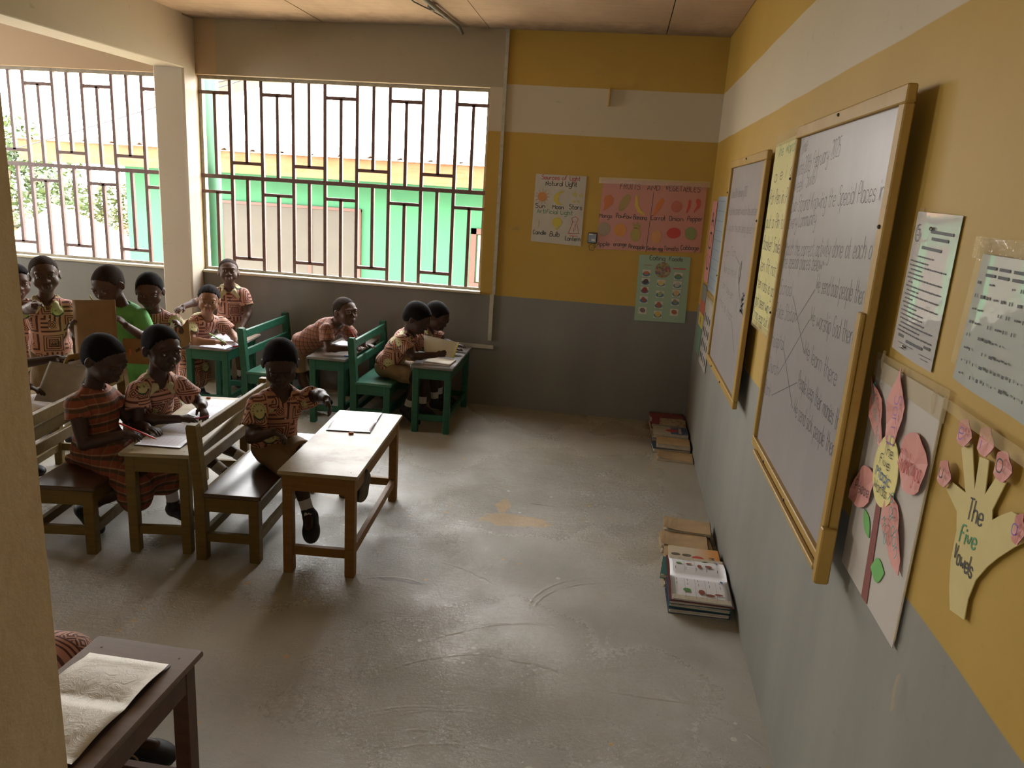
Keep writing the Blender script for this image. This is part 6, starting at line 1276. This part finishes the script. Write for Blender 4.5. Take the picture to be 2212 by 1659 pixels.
person('person', 'pupil with short hair bowed beside the reading boy, against the grey wall', (-2.11, 5.38, 0), R90,
    dict(head=(-1.862, 5.300, .738), neck=(-1.935, 5.335, .628), pel=(-2.13, 5.39, .400), sR=(-1.965, 5.245, .590), sL=(-1.930, 5.440, .590), eR=(-1.885, 5.225, .515), wR=(-1.745, 5.265, .520), eL=(-1.84, 5.475, .515), wL=(-1.74, 5.40, .520), kR=(-1.88, 5.32, .345), kL=(-1.88, 5.45, .345), aR=(-1.86, 5.32, .09), aL=(-1.86, 5.46, .09)),
    (.86, -.18, -.46), hs=1.0, vox=.005, top_i=1, hands={'R': ((.9, 0, 0), (0, 0, -1), .3), 'L': ((.9, -.2, 0), (0, 0, -1), .3)}, gaze=(0, .9, -.4))
person('person', 'pupil whose face is half hidden by the near column behind the pointing boy', (-4.08, 4.02, 0), -math.pi+.8,
    dict(head=(-4.070, 3.985, .955), neck=(-4.095, 4.02, .820), pel=(-4.12, 4.06, .52), sR=(-4.16, 3.95, .77), sL=(-4.02, 4.09, .77), eR=(-4.17, 3.93, .62), wR=(-4.12, 3.86, .52), eL=(-4.00, 4.12, .62), wL=(-3.98, 4.06, .50), kR=(-4.15, 4.02, .28), kL=(-4.08, 4.09, .28), aR=(-4.15, 4.03, .07), aL=(-4.08, 4.10, .07)),
    (.80, -.60, -.02), hs=1.0, vox=.006, top_i=2, skin='skin_mid', hair_style='full', collar=False, bottom='skirt', gaze=(0, 1, 0))
person('person', 'pupil hidden behind the near column whose forearms reach over the exercise books', (-3.80, 3.28, 0), R90,
    dict(head=(-3.865, 3.20, .790), neck=(-3.88, 3.24, .655), pel=(-3.90, 3.30, .400), sR=(-3.845, 3.16, .610), sL=(-3.82, 3.36, .610), eR=(-3.66, 3.12, .54), wR=(-3.405, 3.235, .575), eL=(-3.70, 3.44, .605), wL=(-3.455, 3.505, .655), kR=(-3.66, 3.25, .335), kL=(-3.66, 3.38, .335), aR=(-3.62, 3.26, .09), aL=(-3.62, 3.39, .09)),
    (.9, -.1, -.4), hs=1.0, vox=.0048, top_i=1, hands={'R': ((.9, .0, -.25), (0, -.3, -1), .35), 'L': ((.95, .1, .10), (0, .2, -1), .45)})
person('person', 'pupil at the near desk of whom only a print-clad lap and a buckled shoe show', (-2.10, 1.58, 0), R90,
    dict(head=(-2.30, 1.36, .82), neck=(-2.29, 1.42, .68), pel=(-2.24, 1.52, .395), sR=(-2.28, 1.32, .63), sL=(-2.26, 1.52, .63), eR=(-2.24, 1.26, .49), wR=(-2.12, 1.30, .50), eL=(-2.20, 1.60, .48), wL=(-2.12, 1.52, .48), kR=(-2.03, 1.53, .340), kL=(-2.02, 1.640, .335), aR=(-1.93, 1.50, .09), aL=(-1.845, 1.665, .085), tL=(-1.72, 1.67, .07)),
    (.9, -.1, -.4), vox=.006, top_i=1, bottom='skirt', collar=False)

# ------------------------------------------------------------------ things held or leaning
def pencil(a, b_, mat, label, r=.0036): return rod(a, b_, r, 'pencil', mat, label, 'pencil')
pencil((-2.545, 2.935, .492), (-2.70, 2.905, .560), M['red'], 'long red pencil in the hand of the girl in the plaid dress', .004)
pencil((-2.415, 3.15, .553), (-2.515, 3.165, .520), simple('dark_red_gloss', (.35, .015, .03), .3), 'dark red pencil held over the book by the boy beside the plaid-dress girl', .0032)
pencil((-3.215, 4.80, .510), (-3.325, 4.775, .575), M['lime'], 'bright green pencil in the braided girl\'s hand', .004)
pencil((-2.315, 4.985, .505), (-2.405, 4.985, .655), M['red'], 'long red pencil standing up in the leaning boy\'s hand', .0042)
def sheet(name, corners, mat, label, cat='paper', bow=.01, th=.0012, n=10, grp=None):
    """bowed sheet between four corners, with real thickness"""
    a, b_, c, d = [A3(p) for p in corners]; nn = nrm(np.cross(b_-a, d-a)); o = a*0+(a+b_+c+d)/4; vs = []; W = n+1; fs = []
    for s in (0, 1):
        for j in range(W):
            for i in range(W): u, v = i/n, j/n; p = (a*(1-u)+b_*u)*(1-v)+(d*(1-u)+c*u)*v+nn*(bow*math.sin(math.pi*u)-th*s); vs.append(tuple(p-o))
    for j in range(n):
        for i in range(n): q = j*W+i; fs.append((q, q+1, q+W+1, q+W)); fs.append(tuple(k+W*W for k in (q+W, q+W+1, q+1, q)))
    for i in range(n):
        for p, q in ((i, i+1), (n*W+i, n*W+i+1), (i*W, (i+1)*W), (i*W+n, (i+1)*W+n)): fs.append((p, q, q+W*W, p+W*W))
    b = MB(); b.add(vs, fs); ob = b.build(name, mat, None, True); ob.location = tuple(o); return tag(ob, label, cat, grp)
card = simple('brown_card', (.27, .155, .062), .75, .12, 12)
sheet('card', [(-3.428, 3.615, .950), (-3.190, 3.625, .968), (-3.188, 3.625, .61), (-3.425, 3.605, .585)], card, 'large brown card held up by the boy in the green T-shirt', 'card', -.008, .002)
sheet('card', [(-3.245, 3.745, .735), (-3.085, 3.785, .745), (-3.095, 3.755, .600), (-3.225, 3.715, .605)], card, 'brown exercise book cover held low by the smiling pupil', 'card', .006, .004)
sheet('card', [(-2.995, 3.86, .775), (-2.935, 3.88, .850), (-2.915, 3.86, .725), (-2.985, 3.84, .670)], simple('buff_card', (.36, .25, .11), .75), 'small buff book raised beside the smiling pupil\'s left hand', 'card', .006, .004)
sheet('paper_sheet', [(-3.065, 3.87, .775), (-3.045, 3.90, .825), (-3.005, 3.87, .815), (-3.03, 3.84, .762)], M['paper'], 'white page corner raised before the smiling pupil\'s sleeve', 'paper', .003)
sheet('paper_sheet', [(-1.875, 4.985, .655), (-1.635, 4.995, .618), (-1.655, 4.965, .515), (-1.865, 4.955, .528)], M['paper_cream'], 'cream sheet held up by the boy on the green bench', 'paper', -.014)
pencil((-1.625, 4.955, .632), (-1.655, 4.935, .520), M['yelp'], 'yellow-green pencil at the edge of the raised cream sheet', .0036)
sheet('card', [(-3.352, 3.325, .688), (-3.150, 3.335, .672), (-3.195, 3.26, .497), (-3.395, 3.25, .500)], simple('grey_book_cover', (.36, .32, .27), .7), 'raised grey-beige book cover on the olive desk beside the near column', 'card', .010, .003)
open_book((-3.42, 3.28, DZ+.001), -.18, .26, .13, 'open exercise book with writing in front of the raised grey cover', rows=7, seed=12, cover=(.12, .09, .08))
sheet('paper_sheet', [(-3.66, 5.02, .60), (-3.50, 5.01, .665), (-3.50, 4.98, .645), (-3.67, 4.99, .575)], simple('buff_sheet', (.42, .33, .18), .7), 'buff sheet behind the braided girl\'s shoulder', 'paper', .004)
fb = empty('paper_bundle', (-3.40, 3.53, .50), -.2, 'fanned loose pages in an ochre folder on the olive desk by the column', 'folder')
part('folder', simple('ochre_folder', (.42, .25, .07), .7), fb, lambda b: (b.beam((-.11, 0, -.028), (.045, .015, .185), .13, .003, up=(-1, 0, .7)), b.box(-.12, .06, -.07, .07, -.029, -.024)))
for k in range(7): part('sheet', M['paper_plain'], fb, lambda b: b.beam((-.085+.012*k, 0, -.023), (.03+.022*k, .0, .17-.018*k), .11, .0016, up=(-1, 0, .7)))
rod((-3.205, 3.74, .595), (-3.20, 3.735, .68), .0045, 'pencil', M['orange'], 'orange-red pen hanging below the smiling pupil\'s book', 'pencil')
pencil((-3.455, 3.78, .955), (-3.415, 3.80, .87), M['yelp'], 'yellow pencil behind the upper left corner of the brown card', .0042)
# gold buckle strap on the near shoe and a small bracelet
bk = MB(); bk.tube([(-1.815+.022*math.cos(a)-.0*a, 1.622, .060+.018*math.sin(a)) for a in [k*math.pi/8 for k in range(17)]], .0028, 6); bk.tube([(-1.872, 1.640, .075), (-1.862, 1.628, .055), (-1.845, 1.622, .050), (-1.835, 1.620, .056)], .0028, 6)
base_thing('buckle', simple('gold_buckle', (.40, .30, .14), .35, metal=.6), bk, 'gold buckle on the black shoe under the near desk', 'buckle', smooth=True)
